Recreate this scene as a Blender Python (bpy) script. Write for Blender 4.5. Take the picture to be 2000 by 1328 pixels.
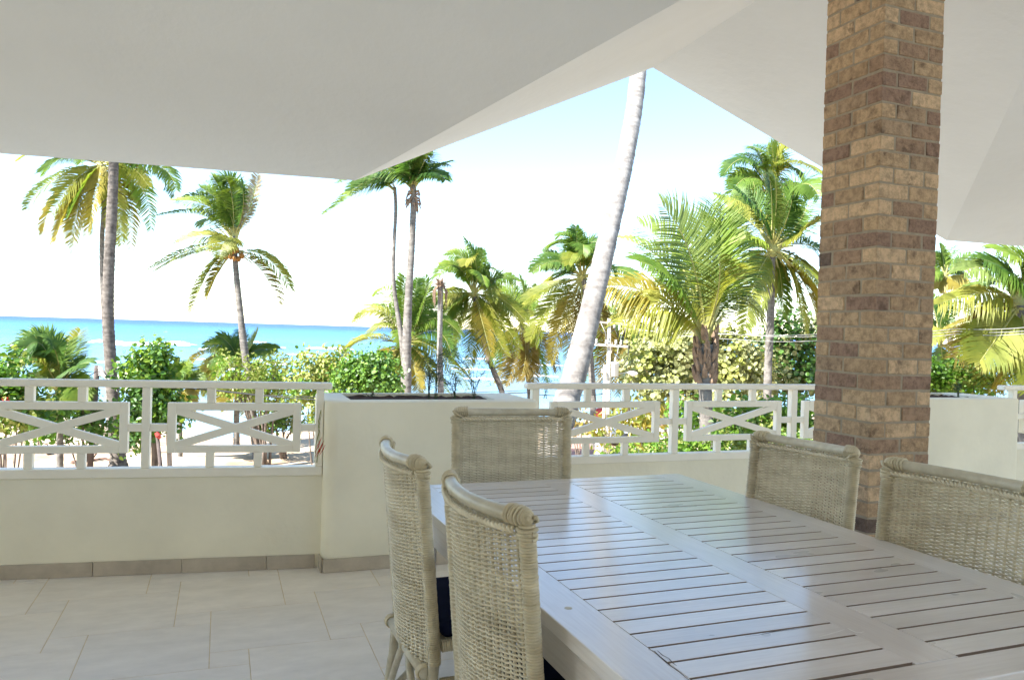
import bpy, bmesh, math, random
from mathutils import Vector, Matrix
import numpy as np

for o in list(bpy.data.objects):
    bpy.data.objects.remove(o)
SC = bpy.context.scene
COL = SC.collection
R = random.Random(7)
PI = math.pi

# ------------------------------------------------------------------ camera
F, W0, H0 = 1520.0, 2000.0, 1328.0
CAMH = 1.4
ROLL = math.radians(1.7)
PITCH = -math.atan((664 - 646.0) * math.cos(ROLL) / F)
FW = Vector((0, math.cos(PITCH), math.sin(PITCH)))
U0 = Vector((0, -math.sin(PITCH), math.cos(PITCH)))
R0 = Vector((1, 0, 0))
RT = R0 * math.cos(ROLL) + U0 * math.sin(ROLL)
UP = U0 * math.cos(ROLL) - R0 * math.sin(ROLL)
EYE = Vector((0, 0, CAMH))
cam = bpy.data.cameras.new('camera')
cam.sensor_width = 36.0
cam.lens = F / W0 * 36.0
cam.clip_start = 0.05
cam.clip_end = 60000
camo = bpy.data.objects.new('camera', cam)
COL.objects.link(camo)
camo.matrix_world = Matrix(((RT.x, UP.x, -FW.x, EYE.x), (RT.y, UP.y, -FW.y, EYE.y),
                            (RT.z, UP.z, -FW.z, EYE.z), (0, 0, 0, 1)))
SC.camera = camo

# ------------------------------------------------------------------ light
SUN_EL = math.radians(46)
SUN_AZ = Vector((-0.80, -0.52, 0)).normalized()
SUN_DIR = Vector((SUN_AZ.x * math.cos(SUN_EL), SUN_AZ.y * math.cos(SUN_EL), math.sin(SUN_EL)))
wd = bpy.data.worlds.new('World')
SC.world = wd
wd.use_nodes = True
nt = wd.node_tree
nt.nodes.clear()
sky = nt.nodes.new('ShaderNodeTexSky')
sky.sky_type = 'NISHITA'
sky.sun_disc = False
sky.sun_elevation = SUN_EL
sky.sun_rotation = math.atan2(SUN_AZ.x, SUN_AZ.y)
sky.air_density = 1.0
sky.dust_density = 0.0
sky.ozone_density = 2.5
bg = nt.nodes.new('ShaderNodeBackground')
bg.inputs['Strength'].default_value = 0.094
wo = nt.nodes.new('ShaderNodeOutputWorld')
nt.links.new(sky.outputs[0], bg.inputs[0])
nt.links.new(bg.outputs[0], wo.inputs[0])
sl = bpy.data.lights.new('sun', 'SUN')
sl.energy = 4.2
sl.angle = math.radians(0.5)
sl.color = (1.0, 0.98, 0.945)
so = bpy.data.objects.new('sun', sl)
COL.objects.link(so)
so.rotation_euler = SUN_DIR.to_track_quat('Z', 'Y').to_euler()
so.location = (0, 0, 20)
SC.view_settings.view_transform = 'Standard'
SC.view_settings.look = 'None'
SC.view_settings.exposure = 2.2
SC.view_settings.gamma = 1
SC.view_settings.use_curve_mapping = False
SC.cycles.max_bounces = 10
SC.cycles.diffuse_bounces = 7
SC.cycles.glossy_bounces = 4
SC.cycles.transmission_bounces = 4
SC.cycles.caustics_reflective = False
SC.cycles.caustics_refractive = False

# ------------------------------------------------------------------ helpers
def px(x, y, d):
    """a point seen at pixel x,y of the 2000 px photograph, d metres along the view"""
    return EYE + (FW + RT * ((x - 1000) / F) + UP * ((664 - y) / F)) * d

def pz(x, y, z):
    d = FW + RT * ((x - 1000) / F) + UP * ((664 - y) / F)
    return EYE + d * ((z - CAMH) / d.z)

class MB:
    def __init__(s):
        s.v, s.f, s.m = [], [], []
    def add(s, vs, fs, mi=0):
        b = len(s.v)
        s.v += [tuple(v) for v in vs]
        s.f += [tuple(i + b for i in f) for f in fs]
        s.m += [mi] * len(fs)
    def box(s, x0, x1, y0, y1, z0, z1, mi=0):
        s.add([(x0, y0, z0), (x1, y0, z0), (x1, y1, z0), (x0, y1, z0), (x0, y0, z1), (x1, y0, z1), (x1, y1, z1), (x0, y1, z1)],
              [(0, 3, 2, 1), (4, 5, 6, 7), (0, 1, 5, 4), (1, 2, 6, 5), (2, 3, 7, 6), (3, 0, 4, 7)], mi)
    def tube(s, pts, rad, n=8, cap=True, mi=0):
        pts = [Vector(p) for p in pts]
        if not isinstance(rad, (list, tuple)):
            rad = [rad] * len(pts)
        t0 = (pts[1] - pts[0]).normalized()
        a = t0.orthogonal().normalized()
        vs, fs = [], []
        for i, p in enumerate(pts):
            t = (pts[min(i + 1, len(pts) - 1)] - pts[max(i - 1, 0)])
            t = t.normalized() if t.length > 1e-9 else t0
            a = (a - t * a.dot(t))
            a = a.normalized() if a.length > 1e-6 else t.orthogonal().normalized()
            b = t.cross(a)
            for k in range(n):
                q = 2 * PI * k / n
                vs.append(p + (a * math.cos(q) + b * math.sin(q)) * rad[i])
        for i in range(len(pts) - 1):
            for k in range(n):
                k2 = (k + 1) % n
                fs.append((i * n + k, i * n + k2, (i + 1) * n + k2, (i + 1) * n + k))
        if cap:
            fs.append(tuple(reversed(range(n))))
            fs.append(tuple(range((len(pts) - 1) * n, len(pts) * n)))
        s.add(vs, fs, mi)
    def mesh(s, name, mats, smooth=False):
        me = bpy.data.meshes.new(name)
        me.from_pydata(s.v, [], s.f)
        for m in (mats if isinstance(mats, (list, tuple)) else [mats]):
            me.materials.append(m)
        if any(s.m):
            me.polygons.foreach_set('material_index', s.m)
        if smooth:
            me.polygons.foreach_set('use_smooth', [True] * len(me.polygons))
        me.update()
        return me
    def obj(s, name, mats, parent=None, smooth=False, loc=None):
        return link(name, s.mesh(name, mats, smooth), parent, loc)

def link(name, me, parent=None, loc=None, rot=None):
    o = bpy.data.objects.new(name, me)
    COL.objects.link(o)
    if parent is not None:
        o.parent = parent
    if loc is not None:
        o.location = loc
    if rot is not None:
        o.rotation_euler = rot
    return o

def tag(o, label=None, cat=None, group=None, kind=None):
    if label: o['label'] = label
    if cat: o['category'] = cat
    if group: o['group'] = group
    if kind: o['kind'] = kind
    return o

def thing(name, label, cat, loc=(0, 0, 0), rz=0, group=None):
    o = link(name, None, None, loc, (0, 0, rz))
    o.empty_display_size = 0.1
    return tag(o, label, cat, group)

_bc = {}
def bevbox(sx, sy, sz, bev, mat, seg=2, jitter=0, seed=0):
    """a box centred on the origin with rounded edges, cached by size"""
    key = (round(sx, 4), round(sy, 4), round(sz, 4), bev, mat.name, seg, jitter, seed)
    if key in _bc:
        return _bc[key]
    bm = bmesh.new()
    bmesh.ops.create_cube(bm, size=1)
    for v in bm.verts:
        v.co = Vector((v.co.x * sx, v.co.y * sy, v.co.z * sz))
    if bev > 0:
        bmesh.ops.bevel(bm, geom=list(bm.edges), offset=bev, segments=seg, profile=0.5, affect='EDGES')
    if jitter:
        rr = random.Random(seed)
        for v in bm.verts:
            v.co += Vector((rr.uniform(-1, 1), rr.uniform(-1, 1), rr.uniform(-1, 1))) * jitter
    me = bpy.data.meshes.new('block')
    bm.to_mesh(me)
    bm.free()
    me.materials.append(mat)
    if seg > 1 and bev > .015:
        me.polygons.foreach_set('use_smooth', [True] * len(me.polygons))
        if hasattr(me, 'set_sharp_from_angle'):
            me.set_sharp_from_angle(angle=math.radians(50))
    _bc[key] = me
    return me

def part_box(name, parent, x0, x1, y0, y1, z0, z1, mat, bev=0.004, seg=2):
    me = bevbox(x1 - x0, y1 - y0, z1 - z0, bev, mat, seg)
    return link(name, me, parent, ((x0 + x1) / 2, (y0 + y1) / 2, (z0 + z1) / 2))

def copy_tree(o, parent=None):
    c = o.copy()
    COL.objects.link(c)
    if parent is not None:
        c.parent = parent
    for ch in [x for x in bpy.data.objects if x.parent == o]:
        copy_tree(ch, c)
    return c

# ------------------------------------------------------------------ materials
def newmat(name):
    m = bpy.data.materials.new(name)
    m.use_nodes = True
    t = m.node_tree
    p = t.nodes['Principled BSDF']
    return m, t, p

def node(t, typ, **kw):
    n = t.nodes.new(typ)
    for k, v in kw.items():
        if k.startswith('i_'):
            n.inputs[k[2:].replace('_', ' ')].default_value = v
        else:
            setattr(n, k, v)
    return n

def noise(t, scale, detail=4, coord='Object', rough=0.55, stretch=None):
    tc = node(t, 'ShaderNodeTexCoord')
    nz = node(t, 'ShaderNodeTexNoise')
    nz.inputs['Scale'].default_value = scale
    nz.inputs['Detail'].default_value = detail
    nz.inputs['Roughness'].default_value = rough
    # every object takes its own place in the pattern, so that alike pieces differ
    oi = node(t, 'ShaderNodeObjectInfo')
    mu = node(t, 'ShaderNodeMath', operation='MULTIPLY')
    mu.inputs[1].default_value = 61.0
    t.links.new(oi.outputs['Random'], mu.inputs[0])
    ad = node(t, 'ShaderNodeVectorMath', operation='ADD')
    t.links.new(tc.outputs[coord], ad.inputs[0])
    t.links.new(mu.outputs[0], ad.inputs[1])
    if stretch:
        mp = node(t, 'ShaderNodeMapping')
        mp.inputs['Scale'].default_value = stretch
        t.links.new(ad.outputs[0], mp.inputs[0])
        t.links.new(mp.outputs[0], nz.inputs['Vector'])
    else:
        t.links.new(ad.outputs[0], nz.inputs['Vector'])
    return nz

def ramp(t, src, stops, interp='LINEAR'):
    r = node(t, 'ShaderNodeValToRGB')
    r.color_ramp.interpolation = interp
    while len(r.color_ramp.elements) < len(stops):
        r.color_ramp.elements.new(0.5)
    for e, (p, c) in zip(r.color_ramp.elements, stops):
        e.position = p
        e.color = (*c, 1)
    t.links.new(src, r.inputs[0])
    return r

def mixc(t, a, b, fac, mode='MIX'):
    m = node(t, 'ShaderNodeMix', data_type='RGBA', blend_type=mode)
    for sock, v in ((0, fac), (6, a), (7, b)):
        if hasattr(v, 'type') or hasattr(v, 'is_linked'):
            t.links.new(v, m.inputs[sock])
        else:
            m.inputs[sock].default_value = (*v, 1) if isinstance(v, tuple) else v
    return m.outputs[2]

def bump(t, p, h, strength, dist=0.01):
    b = node(t, 'ShaderNodeBump')
    b.inputs['Strength'].default_value = strength
    b.inputs['Distance'].default_value = dist
    t.links.new(h, b.inputs['Height'])
    t.links.new(b.outputs[0], p.inputs['Normal'])

def plain(name, col, rough=0.6, var=0.12, scale=6.0, bstr=0.0, bscale=80.0, bdist=0.003, spec=0.4, coord='Object', coat=0):
    m, t, p = newmat(name)
    nz = noise(t, scale, 5, coord)
    lo = tuple(c * (1 - var) for c in col)
    hi = tuple(min(1, c * (1 + var * .6)) for c in col)
    r = ramp(t, nz.outputs[0], [(0.3, lo), (0.7, hi)])
    t.links.new(r.outputs[0], p.inputs['Base Color'])
    p.inputs['Roughness'].default_value = rough
    p.inputs['Specular IOR Level'].default_value = spec
    if coat:
        p.inputs['Coat Weight'].default_value = coat
    if bstr:
        bump(t, p, noise(t, bscale, 5, coord).outputs[0], bstr, bdist)
    return m

M = {}
M['ceiling'] = plain('ceiling_paint', (0.80, 0.85, 0.91), 0.9, 0.05, 0.7, 0.5, 9, 0.010, 0.2)
M['wall'] = plain('cream_plaster', (0.90, 0.865, 0.715), 0.85, 0.10, 1.6, 0.35, 30, 0.005, 0.25)
M['white'] = plain('white_gloss_paint', (0.93, 0.90, 0.80), 0.42, 0.05, 5, 0.12, 60, 0.003, 0.45)
M['mortar'] = plain('mortar', (0.38, 0.325, 0.25), 0.95, 0.15, 25, 0.5, 150, 0.004, 0.1)
M['soil'] = plain('soil', (0.09, 0.06, 0.042), 0.95, 0.5, 30, 0.8, 90, 0.02, 0.1)
M['grout'] = plain('grout', (0.74, 0.64, 0.47), 0.9, 0.2, 10, 0.2, 120, 0.002, 0.1)
M['navy'] = plain('navy_cloth', (0.012, 0.017, 0.05), 0.9, 0.2, 20, 0.3, 500, 0.001, 0.1)
M['coconut'] = plain('coconut_husk', (0.33, 0.15, 0.03), 0.6, 0.5, 6)
M['concrete'] = plain('pole_concrete', (0.55, 0.50, 0.42), 0.85, 0.12, 4, 0.3, 40)
M['darkwood'] = plain('weathered_pole', (0.11, 0.085, 0.075), 0.9, 0.4, 5, 0.5, 30)
M['greywood'] = plain('grey_pole_wood', (0.36, 0.31, 0.28), 0.9, 0.3, 5, 0.5, 30)
M['galv'] = plain('grey_metal', (0.55, 0.57, 0.58), 0.45, 0.08, 5)
M['porcelain'] = plain('insulator', (0.55, 0.52, 0.48), 0.3, 0.1, 5)
M['cable_dark'] = plain('cable_dark', (0.03, 0.03, 0.03), 0.6, 0.1, 5)
M['cable_pale'] = plain('cable_pale', (0.32, 0.31, 0.29), 0.5, 0.1, 5)
M['red'] = plain('red_petals', (0.55, 0.04, 0.02), 0.6, 0.3, 20)
M['redpaint'] = plain('red_paint', (0.45, 0.05, 0.04), 0.6, 0.2, 5)
M['whitepaint'] = plain('white_paint', (0.75, 0.75, 0.73), 0.6, 0.08, 3)
M['paver'] = plain('terracotta_paver', (0.42, 0.22, 0.17), 0.85, 0.2, 6, 0.3, 50)
M['kerb'] = plain('kerb_stone', (0.5, 0.46, 0.42), 0.85, 0.2, 6, 0.3, 50)
M['thatch'] = plain('dry_thatch', (0.24, 0.13, 0.08), 0.95, 0.5, 12, 0.6, 60, 0.02)
M['drift'] = plain('dry_log', (0.17, 0.10, 0.07), 0.95, 0.4, 6, 0.6, 40, 0.01)
M['glass'] = plain('dark_window', (0.03, 0.04, 0.05), 0.15, 0.1, 3, spec=0.6)
M['tyre'] = plain('tyre', (0.02, 0.02, 0.02), 0.9, 0.1, 3)

def tile_mat(name, col, var):
    m, t, p = newmat(name)
    oi = node(t, 'ShaderNodeObjectInfo')
    nz = noise(t, 5, 6, 'Object', 0.65, (1, 2.2, 1))
    n2 = noise(t, 60, 4, 'Object', 0.6)
    a = ramp(t, nz.outputs[0], [(0.28, tuple(c * (1 - var) for c in col)), (0.72, tuple(c * (1 + var * .5) for c in col))])
    b = mixc(t, a.outputs[0], (0.35, 0.30, 0.22), 0.0)
    r = ramp(t, oi.outputs['Random'], [(0.0, (0.95, 0.955, 0.965)), (1.0, (1.03, 1.02, 1.0))])
    c = mixc(t, a.outputs[0], r.outputs[0], 1.0, 'MULTIPLY')
    t.links.new(c, p.inputs['Base Color'])
    p.inputs['Roughness'].default_value = 0.36
    p.inputs['Specular IOR Level'].default_value = 0.45
    bump(t, p, n2.outputs[0], 0.12, 0.002)
    return m
M['tile'] = tile_mat('porcelain_tile', (0.87, 0.84, 0.80), 0.12)
M['skirt'] = tile_mat('skirting_tile', (0.54, 0.475, 0.39), 0.28)

def brick_mat():
    m, t, p = newmat('handmade_brick')
    oi = node(t, 'ShaderNodeObjectInfo')
    cols = [(0.0, (0.568, 0.413, 0.265)), (0.17, (0.397, 0.276, 0.195)), (0.29, (0.478, 0.345, 0.224)), (0.46, (0.340, 0.231, 0.177)),
            (0.55, (0.660, 0.492, 0.326)), (0.73, (0.437, 0.320, 0.219)), (0.875, (0.183, 0.138, 0.116)), (0.91, (0.538, 0.394, 0.256))]
    base = ramp(t, oi.outputs['Random'], cols, 'CONSTANT')
    nz = noise(t, 26, 8, 'Object', 0.75)
    dk = ramp(t, nz.outputs[0], [(0.36, (0.58, 0.55, 0.54)), (0.58, (1.12, 1.10, 1.07))])
    c = mixc(t, base.outputs[0], dk.outputs[0], 0.85, 'MULTIPLY')
    n2 = noise(t, 9, 6, 'Object', 0.7)
    sc = ramp(t, n2.outputs[0], [(0.56, (0, 0, 0)), (0.68, (1, 1, 1))])
    sm = node(t, 'ShaderNodeMath', operation='MULTIPLY')
    t.links.new(sc.outputs[0], sm.inputs[0])
    sm.inputs[1].default_value = 0.62
    c2 = mixc(t, c, (0.10, 0.065, 0.05), sm.outputs[0])
    t.links.new(c2, p.inputs['Base Color'])
    p.inputs['Roughness'].default_value = 0.9
    p.inputs['Specular IOR Level'].default_value = 0.2
    nb = noise(t, 55, 6, 'Object', 0.7, (1, 1, 1.6))
    bump(t, p, nb.outputs[0], 1.0, 0.010)
    return m
M['brick'] = brick_mat()

def wood_mat():
    m, t, p = newmat('whitewashed_teak')
    oi = node(t, 'ShaderNodeObjectInfo')
    g = noise(t, 9, 7, 'Object', 0.62, (0.7, 14, 14))
    g2 = noise(t, 2.2, 3, 'Object', 0.5, (1, 3, 3))
    a = ramp(t, g.outputs[0], [(0.25, (0.71, 0.68, 0.675)), (0.5, (0.79, 0.77, 0.77)), (0.75, (0.84, 0.825, 0.825))])
    b = ramp(t, g2.outputs[0], [(0.3, (0.86, 0.85, 0.84)), (0.7, (1.06, 1.05, 1.05))])
    c = mixc(t, a.outputs[0], b.outputs[0], 1.0, 'MULTIPLY')
    r = ramp(t, oi.outputs['Random'], [(0, (0.90, 0.88, 0.87)), (1, (1.06, 1.06, 1.06))])
    c = mixc(t, c, r.outputs[0], 1.0, 'MULTIPLY')
    t.links.new(c, p.inputs['Base Color'])
    rr = ramp(t, g2.outputs[0], [(0.2, (0.24, 0.24, 0.24)), (0.8, (0.38, 0.38, 0.38))])
    t.links.new(rr.outputs[0], p.inputs['Roughness'])
    p.inputs['Specular IOR Level'].default_value = 0.55
    p.inputs['Coat Weight'].default_value = 0.7
    p.inputs['Coat Roughness'].default_value = 0.14
    bump(t, p, g.outputs[0], 0.10, 0.002)
    return m
M['wood'] = wood_mat()
M['scratch'] = plain('pale_scratch', (0.85, 0.84, 0.82), 0.5, 0.05, 20)
M['slot_wood'] = plain('raw_slat_edge', (0.30, 0.225, 0.175), 0.8, 0.2, 9)
M['wood_dark'] = plain('split_and_gap_shade', (0.07, 0.05, 0.04), 0.8, 0.2, 5)  # dark tone of the splits; under the slats it paints slot shade

def cane_mat(name, lo, hi, rough, bands=None):
    m, t, p = newmat(name)
    nz = noise(t, 25, 5, 'Object', 0.6)
    n2 = noise(t, 3, 3, 'Object', 0.5, (1, 1, 9))
    a = ramp(t, nz.outputs[0], [(0.3, lo), (0.7, hi)])
    b = ramp(t, n2.outputs[0], [(0.3, (0.82, 0.80, 0.74)), (0.7, (1.08, 1.08, 1.06))])
    c = mixc(t, a.outputs[0], b.outputs[0], 0.9, 'MULTIPLY')
    t.links.new(c, p.inputs['Base Color'])
    p.inputs['Roughness'].default_value = rough
    p.inputs['Specular IOR Level'].default_value = 0.5
    return m
M['wicker'] = cane_mat('painted_wicker', (0.68, 0.62, 0.48), (0.86, 0.80, 0.655), 0.48)
M['wrap'] = cane_mat('cane_wrap', (0.54, 0.475, 0.335), (0.72, 0.65, 0.49), 0.42)
M['pole'] = cane_mat('rattan_pole', (0.50, 0.46, 0.37), (0.66, 0.625, 0.52), 0.33)

def leaf_mat(name, cols, trans=0.35, gloss=0.35, scale=1.3, rough=0.45):
    m = bpy.data.materials.new(name)
    m.use_nodes = True
    t = m.node_tree
    t.nodes.clear()
    out = node(t, 'ShaderNodeOutputMaterial')
    oi = node(t, 'ShaderNodeObjectInfo')
    nz = noise(t, scale, 3, 'Object', 0.6)
    mp = node(t, 'ShaderNodeMath', operation='ADD')
    m2 = node(t, 'ShaderNodeMath', operation='MULTIPLY')
    t.links.new(oi.outputs['Random'], m2.inputs[0])
    m2.inputs[1].default_value = 0.30
    t.links.new(nz.outputs[0], mp.inputs[0])
    t.links.new(m2.outputs[0], mp.inputs[1])
    n = len(cols)
    cr = ramp(t, mp.outputs[0], [(0.36 + 0.58 * i / (n - 1), c) for i, c in enumerate(cols)])
    d = node(t, 'ShaderNodeBsdfPrincipled')
    d.inputs['Roughness'].default_value = rough
    d.inputs['Specular IOR Level'].default_value = gloss
    tr = node(t, 'ShaderNodeBsdfTranslucent')
    mx = node(t, 'ShaderNodeMixShader')
    mx.inputs[0].default_value = trans
    t.links.new(cr.outputs[0], d.inputs['Base Color'])
    hs = node(t, 'ShaderNodeHueSaturation')
    hs.inputs['Saturation'].default_value = 1.1
    hs.inputs['Value'].default_value = 1.5
    t.links.new(cr.outputs[0], hs.inputs['Color'])
    t.links.new(hs.outputs[0], tr.inputs['Color'])
    t.links.new(d.outputs[0], mx.inputs[1])
    t.links.new(tr.outputs[0], mx.inputs[2])
    t.links.new(mx.outputs[0], out.inputs[0])
    return m
M['fr_g'] = leaf_mat('frond_green', [(0.059, 0.127, 0.019), (0.138, 0.212, 0.032), (0.266, 0.319, 0.053)], 0.42, 0.25)
M['fr_d'] = leaf_mat('frond_dark', [(0.038, 0.096, 0.024), (0.091, 0.165, 0.032), (0.181, 0.244, 0.048)], 0.42, 0.25)
M['fr_y'] = leaf_mat('frond_yellowgreen', [(0.103, 0.150, 0.020), (0.214, 0.230, 0.036), (0.317, 0.301, 0.063)], 0.42, 0.25)
M['fr_o'] = leaf_mat('frond_gold', [(0.174, 0.166, 0.024), (0.285, 0.230, 0.040), (0.364, 0.309, 0.079)], 0.4, 0.25)
M['fr_p'] = leaf_mat('frond_pale', [(0.114, 0.167, 0.035), (0.194, 0.246, 0.066), (0.282, 0.326, 0.114)], 0.42, 0.3)
M['fr_b'] = leaf_mat('frond_brown', [(0.108, 0.090, 0.023), (0.198, 0.149, 0.036), (0.288, 0.221, 0.072)], 0.4, 0.2)
M['fr_t'] = leaf_mat('frond_tan', [(0.223, 0.172, 0.089), (0.312, 0.254, 0.149), (0.373, 0.312, 0.201)])
M['rachis'] = plain('frond_rib', (0.36, 0.34, 0.11), 0.5, 0.3, 3)
M['lf_bright'] = leaf_mat('leaf_bright', [(0.040, 0.101, 0.011), (0.114, 0.229, 0.022), (0.246, 0.334, 0.048)], 0.3, 0.4, 2.0)
M['lf_yell'] = leaf_mat('leaf_yellowgreen', [(0.106, 0.150, 0.026), (0.264, 0.299, 0.062), (0.405, 0.405, 0.132)], 0.3, 0.4, 2.0)
M['lf_dark'] = leaf_mat('leaf_dark', [(0.031, 0.086, 0.016), (0.074, 0.163, 0.023), (0.163, 0.251, 0.038)], 0.25, 0.5, 2.0)
M['lf_olive'] = leaf_mat('leaf_olive', [(0.088, 0.114, 0.040), (0.238, 0.255, 0.097), (0.396, 0.396, 0.194)], 0.25, 0.5, 2.5)
M['lf_wisp'] = leaf_mat('needle_dark', [(0.04, 0.07, 0.035), (0.06, 0.10, 0.05), (0.09, 0.13, 0.06)], 0.1, 0.3, 3)

def bark_mat(name, lo, hi, ringscale):
    m, t, p = newmat(name)
    nz = noise(t, 6, 6, 'Object', 0.65)
    n2 = noise(t, 1.0, 3, 'Object', 0.6, (1.5, 1.5, ringscale))
    a = ramp(t, nz.outputs[0], [(0.3, lo), (0.65, hi)])
    b = ramp(t, n2.outputs[0], [(0.40, (0.55, 0.52, 0.50)), (0.54, (1.08, 1.07, 1.05))])
    c = mixc(t, a.outputs[0], b.outputs[0], 0.5, 'MULTIPLY')
    t.links.new(c, p.inputs['Base Color'])
    p.inputs['Roughness'].default_value = 0.9
    p.inputs['Specular IOR Level'].default_value = 0.2
    bump(t, p, nz.outputs[0], 0.5, 0.03)
    return m
M['bark'] = bark_mat('palm_bark', (0.10, 0.088, 0.075), (0.23, 0.21, 0.185), 12)
M['bark_d'] = bark_mat('palm_bark_dark', (0.065, 0.054, 0.046), (0.19, 0.165, 0.14), 12)
M['bark_l'] = bark_mat('palm_bark_light', (0.15, 0.132, 0.115), (0.29, 0.27, 0.24), 14)
M['fibre'] = plain('palm_fibre', (0.26, 0.175, 0.115), 0.95, 0.5, 9, 0.7, 40, 0.02)
M['stem'] = plain('shrub_stem', (0.17, 0.13, 0.10), 0.9, 0.3, 6, 0.4, 40)

def sea_mat():
    m, t, p = newmat('sea_water')
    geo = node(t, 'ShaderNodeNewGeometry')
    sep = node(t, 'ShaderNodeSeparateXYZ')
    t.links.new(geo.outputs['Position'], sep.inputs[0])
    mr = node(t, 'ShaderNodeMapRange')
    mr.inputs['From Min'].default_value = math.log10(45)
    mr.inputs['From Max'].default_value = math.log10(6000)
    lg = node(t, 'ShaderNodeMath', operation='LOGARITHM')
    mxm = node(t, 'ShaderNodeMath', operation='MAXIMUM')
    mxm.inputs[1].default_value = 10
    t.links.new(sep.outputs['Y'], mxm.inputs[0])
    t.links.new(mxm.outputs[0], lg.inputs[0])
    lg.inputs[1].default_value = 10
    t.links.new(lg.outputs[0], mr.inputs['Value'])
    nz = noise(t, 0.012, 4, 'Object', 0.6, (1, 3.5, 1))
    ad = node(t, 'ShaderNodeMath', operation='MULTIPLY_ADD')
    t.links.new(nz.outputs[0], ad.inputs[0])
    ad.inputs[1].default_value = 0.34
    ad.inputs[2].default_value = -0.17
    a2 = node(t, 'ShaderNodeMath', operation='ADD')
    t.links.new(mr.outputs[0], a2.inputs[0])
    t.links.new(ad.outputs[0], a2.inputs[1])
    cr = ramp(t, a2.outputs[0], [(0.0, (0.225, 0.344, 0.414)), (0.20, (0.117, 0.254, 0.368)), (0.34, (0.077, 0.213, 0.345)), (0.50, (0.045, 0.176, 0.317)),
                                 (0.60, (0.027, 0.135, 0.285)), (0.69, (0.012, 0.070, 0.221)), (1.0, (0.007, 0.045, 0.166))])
    t.links.new(cr.outputs[0], p.inputs['Base Color'])
    p.inputs['Roughness'].default_value = 0.35
    p.inputs['Specular IOR Level'].default_value = 0.25
    w1 = noise(t, 0.35, 5, 'Object', 0.65, (0.6, 1.8, 1))
    bump(t, p, w1.outputs[0], 1.0, 0.8)
    return m
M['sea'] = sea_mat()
M['foam'] = plain('sea_foam', (0.82, 0.85, 0.86), 0.8, 0.06, 0.5, 0.4, 2, 0.1)

def sand_mat():
    m, t, p = newmat('beach_sand')
    nz = noise(t, 0.35, 7, 'Object', 0.65)
    n2 = noise(t, 9, 5, 'Object', 0.6)
    a = ramp(t, nz.outputs[0], [(0.35, (0.30, 0.20, 0.125)), (0.5, (0.50, 0.38, 0.26)), (0.62, (0.58, 0.46, 0.33))])
    b = ramp(t, n2.outputs[0], [(0.3, (0.85, 0.85, 0.85)), (0.7, (1.08, 1.08, 1.08))])
    c = mixc(t, a.outputs[0], b.outputs[0], 1.0, 'MULTIPLY')
    t.links.new(c, p.inputs['Base Color'])
    p.inputs['Roughness'].default_value = 0.95
    p.inputs['Specular IOR Level'].default_value = 0.1
    bump(t, p, n2.outputs[0], 0.6, 0.05)
    return m
M['sand'] = sand_mat()
M['garden'] = plain('unseen_dark_ground', (0.24, 0.21, 0.15), 0.95, 0.6, 0.9, 0.6, 6, 0.05, 0.1)  # dark tone for the unseen ground added to weaken bounce light
# ---- structure
# ------------------------------------------------------------------ ground, sea
GZ = -4.0
SEAZ = -4.62
def shore_y(x):
    return 43.0 + 0.62 * max(0, x + 14) + 0.10 * max(0, -x - 14) + 1.2 * math.sin(x * 0.21) + 0.5 * math.sin(x * 0.63 + 1)
def ground_z(x, y):
    d = shore_y(x) - y
    z = GZ + 0.10 * math.sin(x * 0.45 + y * 0.3) + 0.07 * math.sin(x * 1.1 - y * 0.7)
    if d < 12:
        z -= (12 - d) * 0.055
    return max(z, -9.0)
xs = [-400, -250, -150, -100, -75] + [-60 + 1.5 * i for i in range(80)] + [65, 80, 110, 160, 260, 400]
ys = [-40, -20, -8] + [1.25 * i for i in range(0, 72)] + [95, 110, 140, 200, 300]
g = MB()
nx, ny = len(xs), len(ys)
g.add([(x, y, ground_z(x, y)) for y in ys for x in xs],
      [(j * nx + i, j * nx + i + 1, (j + 1) * nx + i + 1, (j + 1) * nx + i) for j in range(ny - 1) for i in range(nx - 1)])
tag(g.obj('sand_beach', M['sand'], smooth=True), kind='structure')
s = MB()
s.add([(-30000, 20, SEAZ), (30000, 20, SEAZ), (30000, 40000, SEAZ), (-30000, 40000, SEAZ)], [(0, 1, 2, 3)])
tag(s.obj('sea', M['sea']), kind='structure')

def surf(p0, p1, ww, seed, h=0.35):
    rr = random.Random(seed)
    m = MB()
    a, b = Vector(p0), Vector(p1)
    n = 46
    d = (b - a)
    nn = Vector((-d.y, d.x, 0)).normalized()
    vs, fs = [], []
    for i in range(n + 1):
        t = i / n
        c = a + d * t + nn * (ww * .35 * math.sin(t * 7 + seed) + rr.uniform(-.2, .2) * ww)
        w = ww * (0.25 + 0.75 * math.sin(PI * t) ** .6) * rr.uniform(.55, 1.2)
        hh = h * (0.3 + 0.7 * math.sin(PI * t)) * rr.uniform(.7, 1.3)
        for q, z in ((-1, 0.0), (-.45, .75), (0, 1), (.5, .5), (1, 0)):
            vs.append(c + nn * (w * q) + Vector((0, 0, hh * z + (0.012 if abs(q) == 1 else 0.02))))
    for i in range(n):
        for k in range(4):
            fs.append((i * 5 + k, i * 5 + k + 1, (i + 1) * 5 + k + 1, (i + 1) * 5 + k))
    m.add(vs, fs)
    tag(m.obj('breaking_wave', M['foam'], smooth=True), kind='structure')
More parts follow.
